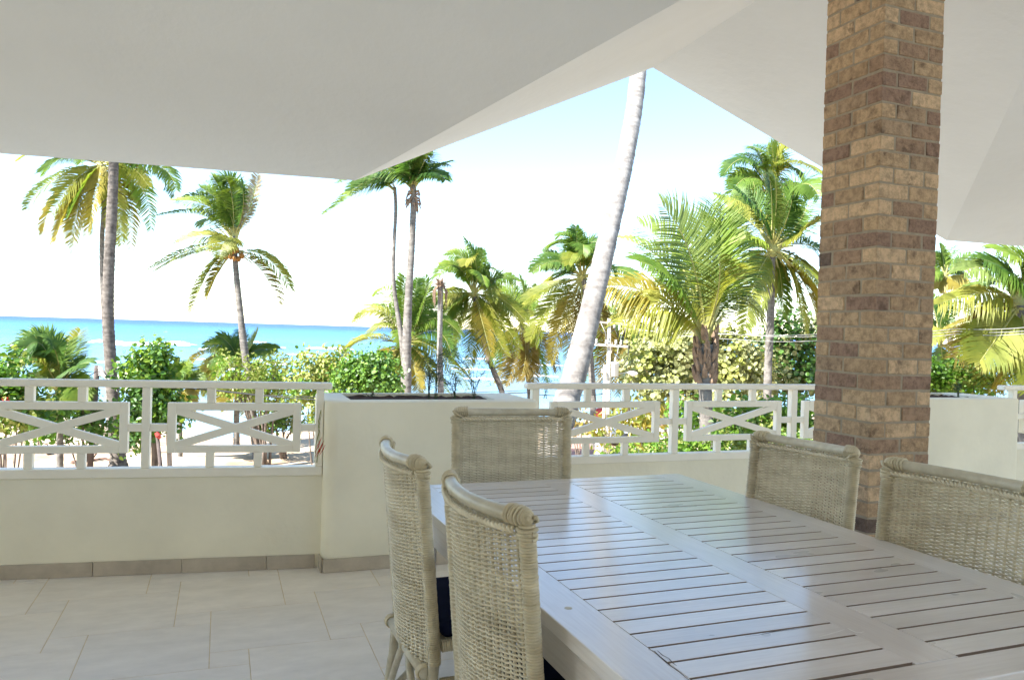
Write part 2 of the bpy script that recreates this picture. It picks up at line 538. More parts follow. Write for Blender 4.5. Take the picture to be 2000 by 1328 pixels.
for k, (x0, x1, y, w) in enumerate([(70, 140, 662, 8.0), (176, 232, 668, 5.0), (220, 368, 673, 9.0), (318, 372, 671, 2.0), (560, 612, 693, 1.2), (330, 372, 712, .8), (430, 470, 722, .6),
                                    (905, 1000, 702, 1.6), (985, 1100, 713, 1.3), (20, 90, 684, 1.2), (390, 450, 683, 1.3), (480, 560, 679, 1.5), (600, 690, 682, 1.4), (30, 110, 704, .8), (150, 230, 708, .7), (240, 330, 700, .9), (380, 460, 703, .8), (520, 590, 712, .7), (640, 720, 703, .9), (20, 80, 676, 1.6), (400, 520, 668, 2.2), (880, 960, 722, 1.0), (1000, 1090, 735, .9), (905, 985, 741, .6)]):
    dy = 0.0297 * (x1 - x0) / 2
    surf(pz(x0, y - dy, SEAZ), pz(x1, y + dy, SEAZ), w, k, 0.55 if y < 690 else 0.22)

# ------------------------------------------------------------------ terrace frame of reference
A20 = math.radians(20.0)
UR = Vector((math.cos(A20), math.sin(A20), 0)); NR = Vector((-math.sin(A20), math.cos(A20), 0))
A13 = math.radians(13.2)
UL = Vector((math.cos(A13), math.sin(A13), 0)); NL = Vector((-math.sin(A13), math.cos(A13), 0))
L0 = pz(0, 1133, 0)
P0 = pz(629, 1118.5, 0)
NPL = P0.dot(NR)            # planter front
UP0 = P0.dot(UR)            # planter left end
NRW = 4.645                 # right railing / wall front
def RU(u, n, z=0): return UR * u + NR * n + Vector((0, 0, z))

# unseen darker ground, added to cut warm bounce light under the roof
gx = [-60 + 3 * i for i in range(46)]
gy = [2.0 + 1.4 * i for i in range(9)]
gm = MB()
def gedge(x, y): return y if y < 13 else y + .8 * math.sin(x * .8) + .5 * math.sin(x * 1.9)
gm.add([(x, gedge(x, y), ground_z(x, gedge(x, y)) + .03) for y in gy for x in gx],
       [(j * len(gx) + i, j * len(gx) + i + 1, (j + 1) * len(gx) + i + 1, (j + 1) * len(gx) + i) for j in range(len(gy) - 1) for i in range(len(gx) - 1)])
tag(gm.obj('unseen_dark_ground', M['garden'], smooth=True), kind='structure')
# house: roof planes
def P3(p): return Vector(p)
ZE = 2.4
E0 = pz(0, 300, ZE); E1 = pz(693, 353, ZE); E3 = pz(1848, 470, ZE); E4 = pz(2000, 481.5, ZE)
PK = Vector((1.065, 6.275, 3.542)); AP = Vector((2.24, 2.661, 3.542))
n1 = (E1 - E0).cross(AP - E1).normalized(); n2 = (E4 - E3).cross(AP - E3).normalized()
vd = n1.cross(n2).normalized()
if vd.y > 0: vd = -vd
A2 = AP + vd * ((AP.y + 7.7) / -vd.y)
EL = E1 + (E0 - E1).normalized() * 15
ER = E3 + (E4 - E3).normalized() * 12
def on_plane(x, y, n, p): return Vector((x, y, p.z - (n.x * (x - p.x) + n.y * (y - p.y)) / n.z))
BL = on_plane(EL.x, -7.7, n1, E1); BR = on_plane(ER.x, -7.7, n2, E3)  # rear roof edge, out of view, carried back to limit light from behind
house = thing('house', 'white house with folded gable roof shading the tiled upstairs terrace', 'house', (0, 0, 0))
def roof_piece(name, pts, edge):
    m = MB()
    n = len(pts)
    up = Vector((0, 0, 0.16))
    m.add([*pts, *[p + up for p in pts]], [tuple(range(n)), tuple(range(n, 2 * n))] +
          [(i, (i + 1) % n, (i + 1) % n + n, i + n) for i in edge])
    return m.obj(name, M['ceiling'], house)
roof_piece('roof_slope', [EL, E1, AP, A2, BL], [0, 3, 4])
roof_piece('roof_slope', [E3, ER, BR, A2, AP], [0, 1, 2])
roof_piece('gable_slope', [E1, PK, AP], [0])
roof_piece('gable_slope', [PK, E3, AP], [0])
# unseen back wall, added and sized to control light on the terrace
part_box('unseen_back_wall', house, -14.5, 11, -7.7, -7.5, 0, 5.2, M['wall'], 0.0, 1)
for x0, x1 in ((-4.5, -1.2), (0.8, 4.2)):
    fr = part_box('sliding_door', house, x0, x1, -7.49, -7.45, 0.02, 2.2, M['white'], 0.004)
    for k in range(2):
        w = (x1 - x0) / 2
        cx = -w / 2 if k == 0 else w / 2
        part_box('glass_pane', fr, cx - w / 2 + .06, cx + w / 2 - .06, .021, .03, -1.07, 1.07, M['glass'], 0.0, 1)
# terrace slab and lower storey
def prism(name, pts2, z0, z1, mat, parent):
    m = MB()
    n = len(pts2)
    m.add([(p.x, p.y, z0) for p in pts2] + [(p.x, p.y, z1) for p in pts2],
          [tuple(reversed(range(n))), tuple(range(n, 2 * n))] + [(i, (i + 1) % n, (i + 1) % n + n, i + n) for i in range(n)])
    return m.obj(name, mat, parent)
LFAR = L0 - UL * 12
slab_poly = [Vector((-15, -7.7, 0)), Vector((11.5, -7.7, 0)), RU(12.5, NRW + .22), RU(UP0, NRW + .22), L0 + UL * 1.62 + NL * .22, LFAR + NL * .22]
prism('terrace_slab', slab_poly, -0.30, -0.012, M['wall'], house)
prism('lower_wall', [p * 0.985 for p in slab_poly], GZ - .5, -0.304, M['wall'], house)

# ------------------------------------------------------------------ floor tiles (hopscotch pattern)
fl = MB()
fl.add([(p.x, p.y, -0.0018) for p in [p * 0.999 for p in slab_poly]], [tuple(range(6))])
floor = tag(fl.obj('terrace_floor', M['grout']), kind='structure')
TA = math.radians(20.5)
tu = Vector((math.cos(TA), math.sin(TA), 0)); tn = Vector((-math.sin(TA), math.cos(TA), 0))
TO = pz(554, 1180, 0)
A_, B_ = 0.505, 0.157
J = 0.0035
def tile_me(sz):
    return bevbox(sz - J, sz - J, 0.012, 0.0016, M['tile'], 1)
def place_tile(c, sz):
    """lay one tile; where it runs under a wall it is cut along the wall"""
    if c.dot(UR) < UP0:
        pt, nn = L0 + NL * .09, NL
    else:
        pt, nn = RU(UP0, NRW + .09), NR
    d = (pt - c).dot(nn)
    zz = -0.006 + R.uniform(-.0004, .0004)
    if d > sz * .75:
        link('tile', tile_me(sz), floor, (c.x, c.y, zz), (0, 0, TA))
    elif d > -sz * .70:
        bm = bmesh.new()
        bm.from_mesh(tile_me(sz))
        inv = Matrix.Rotation(-TA, 3, 'Z')
        bmesh.ops.bisect_plane(bm, geom=bm.verts[:] + bm.edges[:] + bm.faces[:], plane_co=inv @ (pt - c), plane_no=inv @ nn, clear_outer=True)
        if len(bm.faces) > 3:
            me = bpy.data.meshes.new('tile')
            bm.to_mesh(me)
            me.materials.append(M['tile'])
            link('tile', me, floor, (c.x, c.y, zz), (0, 0, TA))
        bm.free()
for i in range(-16, 18):
    for j in range(-16, 14):
        o = TO + tu * (-0.339 + i * A_ - j * B_) + tn * (-0.506 + i * B_ + j * A_)
        for (ox, oy, sz) in ((A_ / 2, A_ / 2, A_), (A_ + B_ / 2, -A_ * 0 + B_ / 2 - 0.0, B_)):
            # the small tile sits right of the big tile's lower corner
            c = o + tu * ox + tn * oy
            c.z = 0
            if -4.4 < c.x < 5.6 and -0.8 < c.y < 7.2:
                place_tile(c, sz)

# ------------------------------------------------------------------ parapet walls, skirting
def wall_thing(label, org, ang, x0, x1, ztop, thick):
    w = thing('parapet_wall', label, 'low wall', org, ang)
    part_box('wall_body', w, x0, x1, 0.012, thick, 0, ztop, M['wall'], 0.006)
    return w
def skirting(w, x0, x1, y, n, seed):
    rr = random.Random(seed)
    x = x0
    while x < x1 - .02:
        L = min(0.452, x1 - x)
        part_box('skirting_tile', w, x + .0015, x + L - .0015, y, y + .012, 0.001, 0.078, M['skirt'], 0.0015, 1)
        x += L
wl = wall_thing('long low cream wall under the railing left of the planter box', (L0.x, L0.y, 0), A13, -9.0, 1.66, 0.535, 0.16)
skirting(wl, -3.17, 1.615, 0.0, 0, 1)
wr = wall_thing('low cream wall under the railing behind the dining table', tuple(RU(0, NRW)), A20, UP0 + 1.32, 5.06, 0.545, 0.16)
skirting(wr, UP0 + 1.32, 5.06, 0.0, 0, 2)

def planter(label, u0, u1, front, depth, org_n, cat='planter'):
    t = thing('planter', label, cat, tuple(RU(u0, front)), A20)
    w = u1 - u0
    H = 0.967
    rad = 0.075
    # outline with rounded left and right front corners, extruded, open bed on top
    m = MB()
    out = []
    for cx, cy, a0 in ((rad, rad, PI), (w - rad, rad, 1.5 * PI), (w - .02, depth - .02, 0), (.02, depth - .02, .5 * PI)):
        r = rad if cy == rad else .02
        for k in range(7):
            a = a0 + (PI / 2) * k / 6
            out.append((cx + r * math.cos(a), cy + r * math.sin(a)))
    n = len(out)
    prof = [(0, 0.0), (0, H - .012), (.0035, H - .0035), (.012, H)]
    cx, cy = w / 2, depth / 2
    vs, fs = [], []
    def inset(p, d):
        # shrink by distance d along both axes
        return (p[0] + d * (1 if p[0] < cx else -1), p[1] + d * (1 if p[1] < cy else -1))
    for d, z in prof:
        vs += [(*inset(p, d), z) for p in out]
    # inner bed rectangle projected round the same count of points
    ix0, ix1, iy0, iy1 = 0.155, w - 0.25, 0.145, depth - 0.06
    def clampi(p): return (min(max(p[0], ix0), ix1), min(max(p[1], iy0), iy1))
    vs += [(*clampi(p), H) for p in out]
    vs += [(*clampi(p), H - .16) for p in out]
    for L in range(len(prof) + 1):
        for k in range(n):
            k2 = (k + 1) % n
            fs.append((L * n + k, L * n + k2, (L + 1) * n + k2, (L + 1) * n + k))
    m.add(vs, fs)
    me = m.mesh('planter_box', M['wall'])
    bm = bmesh.new(); bm.from_mesh(me)
    bmesh.ops.remove_doubles(bm, verts=bm.verts, dist=1e-5)
    bmesh.ops.dissolve_degenerate(bm, edges=bm.edges, dist=1e-5)
    bmesh.ops.recalc_face_normals(bm, faces=bm.faces)
    bm.to_mesh(me); bm.free()
    me.polygons.foreach_set('use_smooth', [True] * len(me.polygons))
    me.set_sharp_from_angle(angle=math.radians(24))
    link('planter_box', me, t)
    sm = MB()
    nx, ny = 26, 8
    sm.add([(ix0 + (ix1 - ix0) * i / nx, iy0 + (iy1 - iy0) * j / ny, H - .017 + R.uniform(-.012, .010)) for j in range(ny + 1) for i in range(nx + 1)],
           [(j * (nx + 1) + i, j * (nx + 1) + i + 1, (j + 1) * (nx + 1) + i + 1, (j + 1) * (nx + 1) + i) for j in range(ny) for i in range(nx)])
    sm.obj('soil', M['soil'], t, True)
    x = 0.0
    while x < w - .05:
        L = min(.452, w - x)
        part_box('skirting_tile', t, x + .0015, x + L - .0015, -.012, -.0005, .001, .078, M['skirt'], .0015, 1)
        x += L
    part_box('skirting_tile', t, -.0125, -.0005, .0, .14, .001, .078, M['skirt'], .0015, 1)
    return t
pl1 = planter('raised cream planter box with bare soil and wispy shoots between the two railings', UP0, 1.835, NPL, 0.62, 0)
pl2 = planter('raised cream planter box right of the brick pillar', 4.80, 6.12, 4.545, 0.62, 0)

# ------------------------------------------------------------------ railings
def railing(label, org, ang, posts, panels, x0, x1, pw, uprel, zs):
    t = thing('railing', label, 'railing', org, ang, None)
    zl0, zl1, pb, pbi, pti, pt, zt0, zt1 = zs
    mt = M['white']
    part_box('top_rail', t, x0, x1, -.012, .062, zt0, zt1, mt, .011, 3)
    part_box('low_rail', t, max(posts[0] - pw / 2 - (0 if posts[0] > 0 else 9), x0), posts[-1] + pw / 2 if x1 < 5 else x1, -.008, .075, zl0, zl1, mt, .005)
    for p in posts:
        part_box('post', t, p - pw / 2, p + pw / 2, 0.0, .05, zl1 + .0005, zt0 - .0005, mt, .004)
    zc0, zc1 = (pb + pt) / 2 - .021, (pb + pt) / 2 + .021
    for a, b in panels:
        fw = .043
        y0, y1 = .004, .046
        part_box('frame_stile', t, a, a + fw, y0, y1, pb, pt, mt, .003)
        part_box('frame_stile', t, b - fw, b, y0, y1, pb, pt, mt, .003)
        part_box('frame_rail', t, a + fw + .0003, b - fw - .0003, y0, y1, pti, pt, mt, .003)
        part_box('frame_rail', t, a + fw + .0003, b - fw - .0003, y0, y1, pb, pbi, mt, .003)
        # crossing diagonal bars
        xa, xb = a + fw, b - fw
        for s, dy in ((1, .0), (-1, .0015)):
            L = math.hypot(xb - xa, pti - pbi) + .010
            me = bevbox(L, .034 - dy, .043, .003, mt, 2)
            link('diagonal_bar', me, t, ((xa + xb) / 2, .025, (pbi + pti) / 2), (0, -s * math.atan2(pti - pbi, xb - xa), 0))
        for u0, u1 in uprel:
            part_box('short_baluster', t, a + u0, a + u1, y0 + .002, y1 - .002, pt + .0005, zt0 - .0005, mt, .003)
            part_box('short_baluster', t, a + u0, a + u1, y0 + .002, y1 - .002, zl1 + .0005, pb - .0005, mt, .003)
        for p in posts:
            for e, sgn in ((a, -1), (b, 1)):
                q = p + pw / 2 if sgn == -1 else p - pw / 2
                if 0 < (e - q) * -sgn < .2:
                    l, r = min(e, q) + .0004, max(e, q) - .0004
                    part_box('connector', t, l, r, y0 + .003, y1 - .003, zc0, zc1, mt, .003)
    return t
ZS = (.536, .586, .669, .708, .905, .947, 1.029, 1.068)
lp = [1.622 - .0] + [.695 - .927 * k for k in range(0, 8)]
lpan = [(.804, 1.517)] + [(-.109 - .927 * k, .604 - .927 * k) for k in range(0, 7)]
railing('white railing with crossed panels on the low wall left of the planter box', tuple(L0), A13, sorted(lp), lpan, -6.0, 1.688, .042, ((.203, .247), (.460, .503)), ZS)
o = RU(0, NRW)
rp = [1.868, 2.908, 3.912, 4.93]
rpan = [(1.977, 2.786), (3.001, 3.801), (4.005, 4.80)]
railing('white railing with crossed panels between the planter box and the brick pillar', tuple(o), A20, rp, rpan, 1.800, 4.96, .05, ((.244, .287), (.532, .575)), ZS)
rp = [6.16, 7.16, 8.16]
rpan = [(6.27, 7.06), (7.27, 8.06)]
railing('short stretch of white railing beyond the planter box at the right edge', tuple(o), A20, rp, rpan, 6.02, 8.2, .05, ((.244, .287), (.532, .575)), ZS)
wr2 = wall_thing('low cream wall right of the far planter box', tuple(RU(0, NRW)), A20, 6.13, 9.5, 0.535, 0.16)

# ------------------------------------------------------------------ brick pillar
PC = px(1705.9, 670, 3.72); PC.z = 0
PA = math.radians(20.8)
pil = thing('brick_pillar', 'square pillar of mottled brown and tan handmade bricks', 'pillar', tuple(PC), PA)
PW = .383
BP = .0766
Z0 = 1.394 - 18 * BP
NC = 45
hb = BP - .0100
hj = .0055
MO = .0035
part_box('mortar_core', pil, MO, PW - MO, MO, PW - MO, -.003, Z0 + NC * BP, M['mortar'], .0, 1)
sl_, hl_ = (PW - .010) / 2, .088
def brick_me(sx, sy, k):
    key = ('brick', round(sx, 3), round(sy, 3), k)
    if key in _bc: return _bc[key]
    bm = bmesh.new()
    bmesh.ops.create_cube(bm, size=1)
    for v in bm.verts: v.co = Vector((v.co.x * sx, v.co.y * sy, v.co.z * hb))
    bmesh.ops.bevel(bm, geom=list(bm.edges), offset=.0035, segments=1, profile=.5, affect='EDGES')
    rr = random.Random(k * 31 + int(sx * 1000))
    for v in bm.verts: v.co += Vector((rr.uniform(-1, 1), rr.uniform(-1, 1), rr.uniform(-1, 1))) * .0018
    me = bpy.data.meshes.new('brick'); bm.to_mesh(me); bm.free()
    me.materials.append(M['brick'])
    _bc[key] = me
    return me
for c in range(0, NC):
    z = Z0 + (c + .5) * BP
    # even parity: two stretchers on each face along y (left face)
    ff_left = (c - 18) % 2 == 0
    lst = []
    for q in (0, 1):
        for h in (0, 1):
            a0 = h * (sl_ + .010)
            along = (a0 + sl_ / 2, hl_ / 2 if q == 0 else PW - hl_ / 2)
            lst.append((sl_, hl_, along))
        lst.append((hl_, sl_, (hl_ / 2 if q == 0 else PW - hl_ / 2, PW / 2)))
    for sx, sy, (x, y) in lst:
        if ff_left:      # swap axes so stretchers lie along local y
            sx, sy, x, y = sy, sx, y, x
        b = link('brick', brick_me(sx, sy, R.randrange(5)), pil, (x + R.uniform(-.0015, .0015), y + R.uniform(-.0015, .0015), z + R.uniform(-.001, .001)),
                 (R.uniform(-.006, .006), R.uniform(-.006, .006), R.uniform(-.006, .006)))
# ------------------------------------------------------------------ dining table
TB = pz(1325, 924.5, .75)
TANG = math.radians(21.2)
TU = Vector((math.cos(TANG), math.sin(TANG), 0)); TN = Vector((-math.sin(TANG), math.cos(TANG), 0))
TW, TL = 1.335, 2.06
tc = TB - TU * (TW / 2) - TN * (TL / 2)
table = thing('dining_table', 'long whitewashed wooden dining table with slatted top', 'table', (tc.x, tc.y, 0), TANG)
TZ = .75
def tpart(name, u0, u1, v0, v1, z0, z1, bev=.003):
    """u from the right edge (negative to the left), v from the far edge towards the camera"""
    L, Wd = u1 - u0, v1 - v0
    if name == 'slat':
        me = bevbox(L, Wd, z1 - z0, bev, M['wood'], 2)
        if len(me.materials) == 1:      # the sawn edges inside the slots are bare wood
            me.materials.append(M['slot_wood'])
            for f in me.polygons:
                if abs(f.normal.y) > .6: f.material_index = 1
        return link(name, me, table, ((u0 + u1) / 2 + TW / 2, TL / 2 - (v0 + v1) / 2, (z0 + z1) / 2))
    x, y = (u0 + u1) / 2 + TW / 2, TL / 2 - (v0 + v1) / 2
    if L >= Wd:
        return link(name, bevbox(L, Wd, z1 - z0, bev, M['wood'], 2), table, (x, y, (z0 + z1) / 2))
    return link(name, bevbox(Wd, L, z1 - z0, bev, M['wood'], 2), table, (x, y, (z0 + z1) / 2), (0, 0, PI / 2))
g_ = .0006
tpart('side_rail', -TW, -1.212, 0, TL, TZ - .036, TZ, .0022)
tpart('side_rail', -.121, 0, 0, TL, TZ - .036, TZ, .0022)
tpart('end_rail', -1.212 + g_, -.121 - g_, 0, .0715, TZ - .036, TZ, .003)
tpart('end_rail', -1.212 + g_, -.121 - g_, 1.969, TL, TZ - .036, TZ, .003)
tpart('centre_board', -.726, -.606, .0725, 1.968, TZ - .036, TZ - .0004, .002)
for k in range(1, 26):
    v0 = .0755 * k + .0032
    v1 = v0 + .0690
    for a, b in ((-1.212 + g_, -.726 - g_), (-.606 + g_, -.121 - g_)):
        o = tpart('slat', a, b, v0, min(v1, 1.966), TZ - .026, TZ - .0002, .0008)
for a, b in ((-1.310, -1.286), (-.049, -.025)):
    tpart('apron', a, b, .06, TL - .06, TZ - .135, TZ - .0365, .002)
for v in (.035, TL - .059):
    tpart('apron', -1.285, -.050, v, v + .024, TZ - .135, TZ - .0365, .002)
for v in (.5, 1.0, 1.5):
    tpart('cross_beam', -1.285, -.050, v, v + .04, TZ - .085, TZ - .0455, .002)
link('gap_shade_panel', bevbox(1.06, TL - .18, .006, 0, M['wood_dark'], 1), table, (0, 0, TZ - .0415))  # dark sheet added below the slats, standing in for shade in the slots
for u in (-1.285 + .0, -.050 - .075):
    for v in (.06, TL - .06 - .075):
        x, y = u + .0375 + TW / 2, TL / 2 - v - .0375
        link('leg', bevbox(.074, .074, TZ - .137, .006, M['wood'], 2), table, (x, y, (TZ - .137) / 2 + .0))

# a split in the grain, a plugged screw hole and a scratch on the top
def flat_strip(name, pts, w, mat, z):
    m = MB()
    P = [pz(x, y, TZ) for x, y in pts]
    inv = Matrix.Rotation(-TANG, 3, 'Z')
    P = [inv @ (p - Vector((tc.x, tc.y, 0))) for p in P]
    vs = []
    for i, p in enumerate(P):
        t = (P[min(i + 1, len(P) - 1)] - P[max(i - 1, 0)]).normalized()
        s_ = Vector((-t.y, t.x, 0)) * w * (.25 + .75 * math.sin(PI * (i + .3) / (len(P) - .4))) * R.uniform(.6, 1.3)
        vs += [(p.x + s_.x, p.y + s_.y, z), (p.x - s_.x, p.y - s_.y, z)]
    m.add(vs, [(2 * i, 2 * i + 1, 2 * i + 3, 2 * i + 2) for i in range(len(P) - 1)])
    return m.obj(name, mat, table)
flat_strip('wood_split', [(1266, 1268), (1278, 1271), (1288, 1281), (1302, 1293), (1310, 1300), (1326, 1311), (1346, 1328)], .0016, M['wood_dark'], TZ + .0004)
flat_strip('wood_split', [(1284, 1270), (1294, 1279), (1306, 1285), (1314, 1294), (1322, 1300)], .0011, M['wood_dark'], TZ + .0004)
flat_strip('wood_split', [(1455, 1242), (1480, 1240), (1512, 1233), (1546, 1229), (1590, 1222)], .0009, M['wood_dark'], TZ + .0004)
flat_strip('scratch', [(1655, 1226), (1662, 1230), (1671, 1234), (1680, 1235), (1688, 1233)], .0022, M['scratch'], TZ + .0004)
flat_strip('scratch', [(1600, 1243), (1620, 1238), (1640, 1232), (1650, 1228)], .0010, M['scratch'], TZ + .0004)
m = MB(); kp = Matrix.Rotation(-TANG, 3, 'Z') @ (pz(1110, 1187, TZ) - Vector((tc.x, tc.y, 0)))
m.tube([(kp.x, kp.y, TZ - .004), (kp.x, kp.y, TZ + .0005)], .0095, 14)
m.obj('screw_plug', M['wrap'], table)

# ------------------------------------------------------------------ wicker chair (faces +y, stands on z=0)
LEAN, BOW, ZB, ZT = .095, .042, .385, 1.0
HW = .236
def by(x, z, bow=1.0):
    return -LEAN * max(0, z - .42) - BOW * bow * (1 - (x / HW) ** 2) * (1 if z > .3 else 0)
def ringed(path, r, pitch, n=10, amp=.0026, seed=0):
    """a pole wound with cane: rings of slightly uneven thickness"""
    rr = random.Random(seed)
    m = MB()
    L = sum((Vector(path[i + 1]) - Vector(path[i])).length for i in range(len(path) - 1))
    k = max(2, int(L / pitch))
    pts, rad = [], []
    P = [Vector(p) for p in path]
    cum = [0]
    for i in range(len(P) - 1): cum.append(cum[-1] + (P[i + 1] - P[i]).length)
    def at(s):
        for i in range(len(P) - 1):
            if s <= cum[i + 1] or i == len(P) - 2:
                return P[i].lerp(P[i + 1], (s - cum[i]) / max(1e-9, cum[i + 1] - cum[i]))
    for i in range(k):
        j = rr.uniform(-.0006, .0007)
        for q, dr in ((.03, -amp * 1.6), (.2, amp * .4), (.8, amp * .4), (.97, -amp * 1.6)):
            pts.append(at((i + q) / k * L)); rad.append(r + dr + j)
    m.tube(pts, rad, n)
    return m
def make_chair(label, group):
    t = thing('wicker_chair', label, 'chair', (0, 0, 0), 0, group)
    for s in (-1, 1):
        p = [(s * HW, by(s * HW, z), z) for z in (.40, .42, .6, .8, .985)]
        ringed(p, .0185, 0.0066, 11, seed=5 + s).obj('back_post', M['wrap'], t, True)
        # rear leg
        lg = MB(); lg.tube([(s * HW, -.001, .405), (s * (HW + .003), -.012, .25), (s * (HW + .008), -.045, .0)], [.0165, .0165, .017], 10)
        lg.obj('leg', M['pole'], t, True)
        lg = MB(); lg.tube([(s * (HW - .004), .435, .445), (s * (HW - .002), .44, .2), (s * (HW - .002), .442, .0)], [.0165, .0165, .017], 10)
        lg.obj('leg', M['pole'], t, True)
        # braces
        b = MB(); b.tube([(s * (HW + .005), -.030, .10), (s * .15, -.031, .215), (s * .062, -.030, .325), (s * .028, -.028, .366)], .0125, 8)
        b.obj('brace', M['pole'], t, True)
        b = MB(); b.tube([(s * (HW + .004), -.02, .11), (s * (HW + .002), .13, .25), (s * HW, .24, .375), (s * HW, .30, .43)], .0125, 8)
        b.obj('brace', M['pole'], t, True)
        ringed([(s * HW, .02, .452), (s * HW, .22, .455), (s * HW, .435, .452)], .017, 0.0066, 9, seed=9 + s).obj('seat_rail', M['wrap'], t, True)
        ringed([(s * (HW), .018, .345), (s * HW, .22, .345), (s * HW, .43, .345)], .0115, 0.0066, 8, seed=12 + s).obj('side_stretcher', M['wrap'], t, True)
        # corner knot: loops round the rail end and the head of the post
        kn = MB()
        yk = by(s * HW, 1.0)
        for i in range(6):
            x = s * (.190 + .0086 * i)
            c = Vector((x, by(x, 1.0), 1.0 - .0025 * 0))
            rr = .0192 + (.0012 if i % 2 else 0) - (.004 if i == 5 else 0)
            kn.tube([c + Vector((s * .0015 * math.sin(3 * q), math.cos(q) * rr, math.sin(q) * rr)) for q in [2 * PI * j / 14 for j in range(15)]], .0044, 6, False)
        for i in range(3):
            rr = .0135 - .0045 * i
            c = Vector((s * (.2385 + .0028 * i), yk, 1.0))
            kn.tube([c + Vector((0, math.cos(q) * rr, math.sin(q) * rr)) for q in [2 * PI * j / 12 for j in range(13)]], .0046, 6, False)
        kn.tube([(s * .236, yk, 1.0), (s * .2475, yk, 1.0)], [.014, .004], 8)
        for i in range(3):
            z = .9735 - .0088 * i
            c = Vector((s * HW, by(s * HW, z), z))
            rr = .0205 - .001 * i
            kn.tube([c + Vector((math.cos(q) * rr, math.sin(q) * rr, .0022 * math.sin(2 * q + i * 2))) for q in [2 * PI * j / 16 for j in range(17)]], .0051, 6, False)
        kn.tube([Vector((s * (HW - .028), by(s * HW, .985) + .012, .975)), Vector((s * HW, by(s * HW, .985) + .026, .992)), Vector((s * (HW + .016), by(s * HW, .985) + .012, 1.004))], .005, 6)
        kn.obj('corner_knot', M['wrap'], t, True)
    N = 22
    xs = [-HW + .002 + (2 * HW - .004) * i / N for i in range(N + 1)]
    tr = MB(); tr.tube([(x, by(x, 1.0), 1.0 - .005 * (1 - (x / HW) ** 2)) for x in xs], .0172, 12)
    tr.obj('top_rail', M['pole'], t, True)
    # rope of two twisted canes under the rail, on both faces
    rp = MB()
    for face in (.0205, -.0185):
        for ph in (0, PI):
            pts = []
            for i in range(110):
                x = -HW + .02 + (2 * HW - .04) * i / 109
                a = x * 2 * PI / .026 + ph
                pts.append((x, by(x, .972) + face + .0042 * math.cos(a), .972 - .005 * (1 - (x / HW) ** 2) + .0042 * math.sin(a)))
            rp.tube(pts, .0044, 5)
    tag(rp.obj('braided_edge', M['wicker'], t, True))
    # bottom pole with bindings
    bp = MB(); bp.tube([(-HW, -.026, .372), (0, -.029, .372), (HW, -.026, .372)], .018, 12)
    bp.obj('bottom_rail', M['pole'], t, True)
    for x in (-.215, 0.0, .215):
        m = MB()
        for i in range(4):
            c = Vector((x - .010 + .0065 * i, -.028, .372))
            m.tube([c + Vector((0, math.cos(q) * .0195, math.sin(q) * .0195)) for q in [2 * PI * j / 12 for j in range(13)]], .0034, 5, False)
        m.obj('binding', M['wrap'], t, True)
    # woven panel: uprights and strands passing alternately before and behind them
    w = MB()
    NS = 14
    sx = [-.205 + .41 * i / (NS - 1) for i in range(NS)]
    for x in sx:
        w.tube([(x, by(x, z), z) for z in (.378, .5, .62, .74, .86, .982)], .0046, 5)
    rr = random.Random(3)
    rows = 106
    for k in range(rows):
        z = .388 + (.966 - .388) * k / (rows - 1)
        pts = []
        sg = 1 if k % 2 else -1
        jz = rr.uniform(-.0008, .0008)
        for i in range(NS - 1):
            x0, x1 = sx[i], sx[i + 1]
            d = sg * (1 if i % 2 else -1)
            for q in (0, .3, .7):
                x = x0 + (x1 - x0) * q
                am = .0064 * math.cos(PI * q) * d
                pts.append((x, by(x, z) + am, z + jz + rr.uniform(-.0004, .0004)))
        d = sg * (1 if (NS - 1) % 2 else -1)
        pts.append((sx[-1], by(sx[-1], z) + .0064 * d, z + jz))
        pts = [(-HW + .004, by(-HW, z) + .017 * sg, z)] + pts + [(HW - .004, by(HW, z) - .017 * sg, z)]
        w.tube(pts, .00298, 4, False)
    tag(w.obj('woven_panel', M['wicker'], t, True), kind='stuff')
    # seat
    st = MB()
    for i in range(30):
        y = .03 + .40 * i / 29
        st.tube([(-HW + .015, y, .452 + .003 * (i % 2)), (0, y, .449), (HW - .015, y, .452 - .003 * (i % 2))], .0062, 5)
    tag(st.obj('seat', M['wicker'], t, True), kind='stuff')
    ringed([(-HW, .437, .452), (0, .445, .452), (HW, .437, .452)], .017, 0.0066, 9, seed=30).obj('seat_rail', M['wrap'], t, True)
    cu = MB(); 
    me = bevbox(2 * HW - .035, .41, .05, .02, M['navy'], 4)
    link('cushion', me, t, (0, .232, .489))
    return t
def place(c, cx, cy, th, flip):
    rz = th + (PI if flip else 0)
    off = Matrix.Rotation(rz, 3, 'Z') @ Vector((0, -LEAN * .59, 0))
    c.location = (cx - off.x, cy - off.y, 0)
    c.rotation_euler = (0, 0, rz)
GR = 'wicker dining chairs round the table'
ch = make_chair('wicker chair nearest the camera on the left side of the table, back turned to us', GR)
place(ch, -.0582, 1.8829, math.radians(-65.0), False)
spots = [('wicker chair on the left side of the table, in front of the planter box', -.3417, 2.5078, -68.4, False),
         ('wicker chair at the far head of the table, facing the camera', .0126, 3.545, 13.0, True),
         ('wicker chair on the right side of the table with the brick pillar behind it', 1.1274, 2.9824, -61.4, True)]
for lb, x, y, th, fl_ in spots:
    c = copy_tree(ch); c['label'] = lb
    place(c, x, y, math.radians(th), fl_)
    if 'far head' in lb: c.scale = (1.10, 1.05, 1.03)
p5 = pz(1737, 892, 1.02)
th5 = math.radians(-62)
c = copy_tree(ch); c['label'] = 'wicker chair cut off by the right edge of the picture'
place(c, p5.x + .235 * math.cos(th5), p5.y + .235 * math.sin(th5), th5, True)
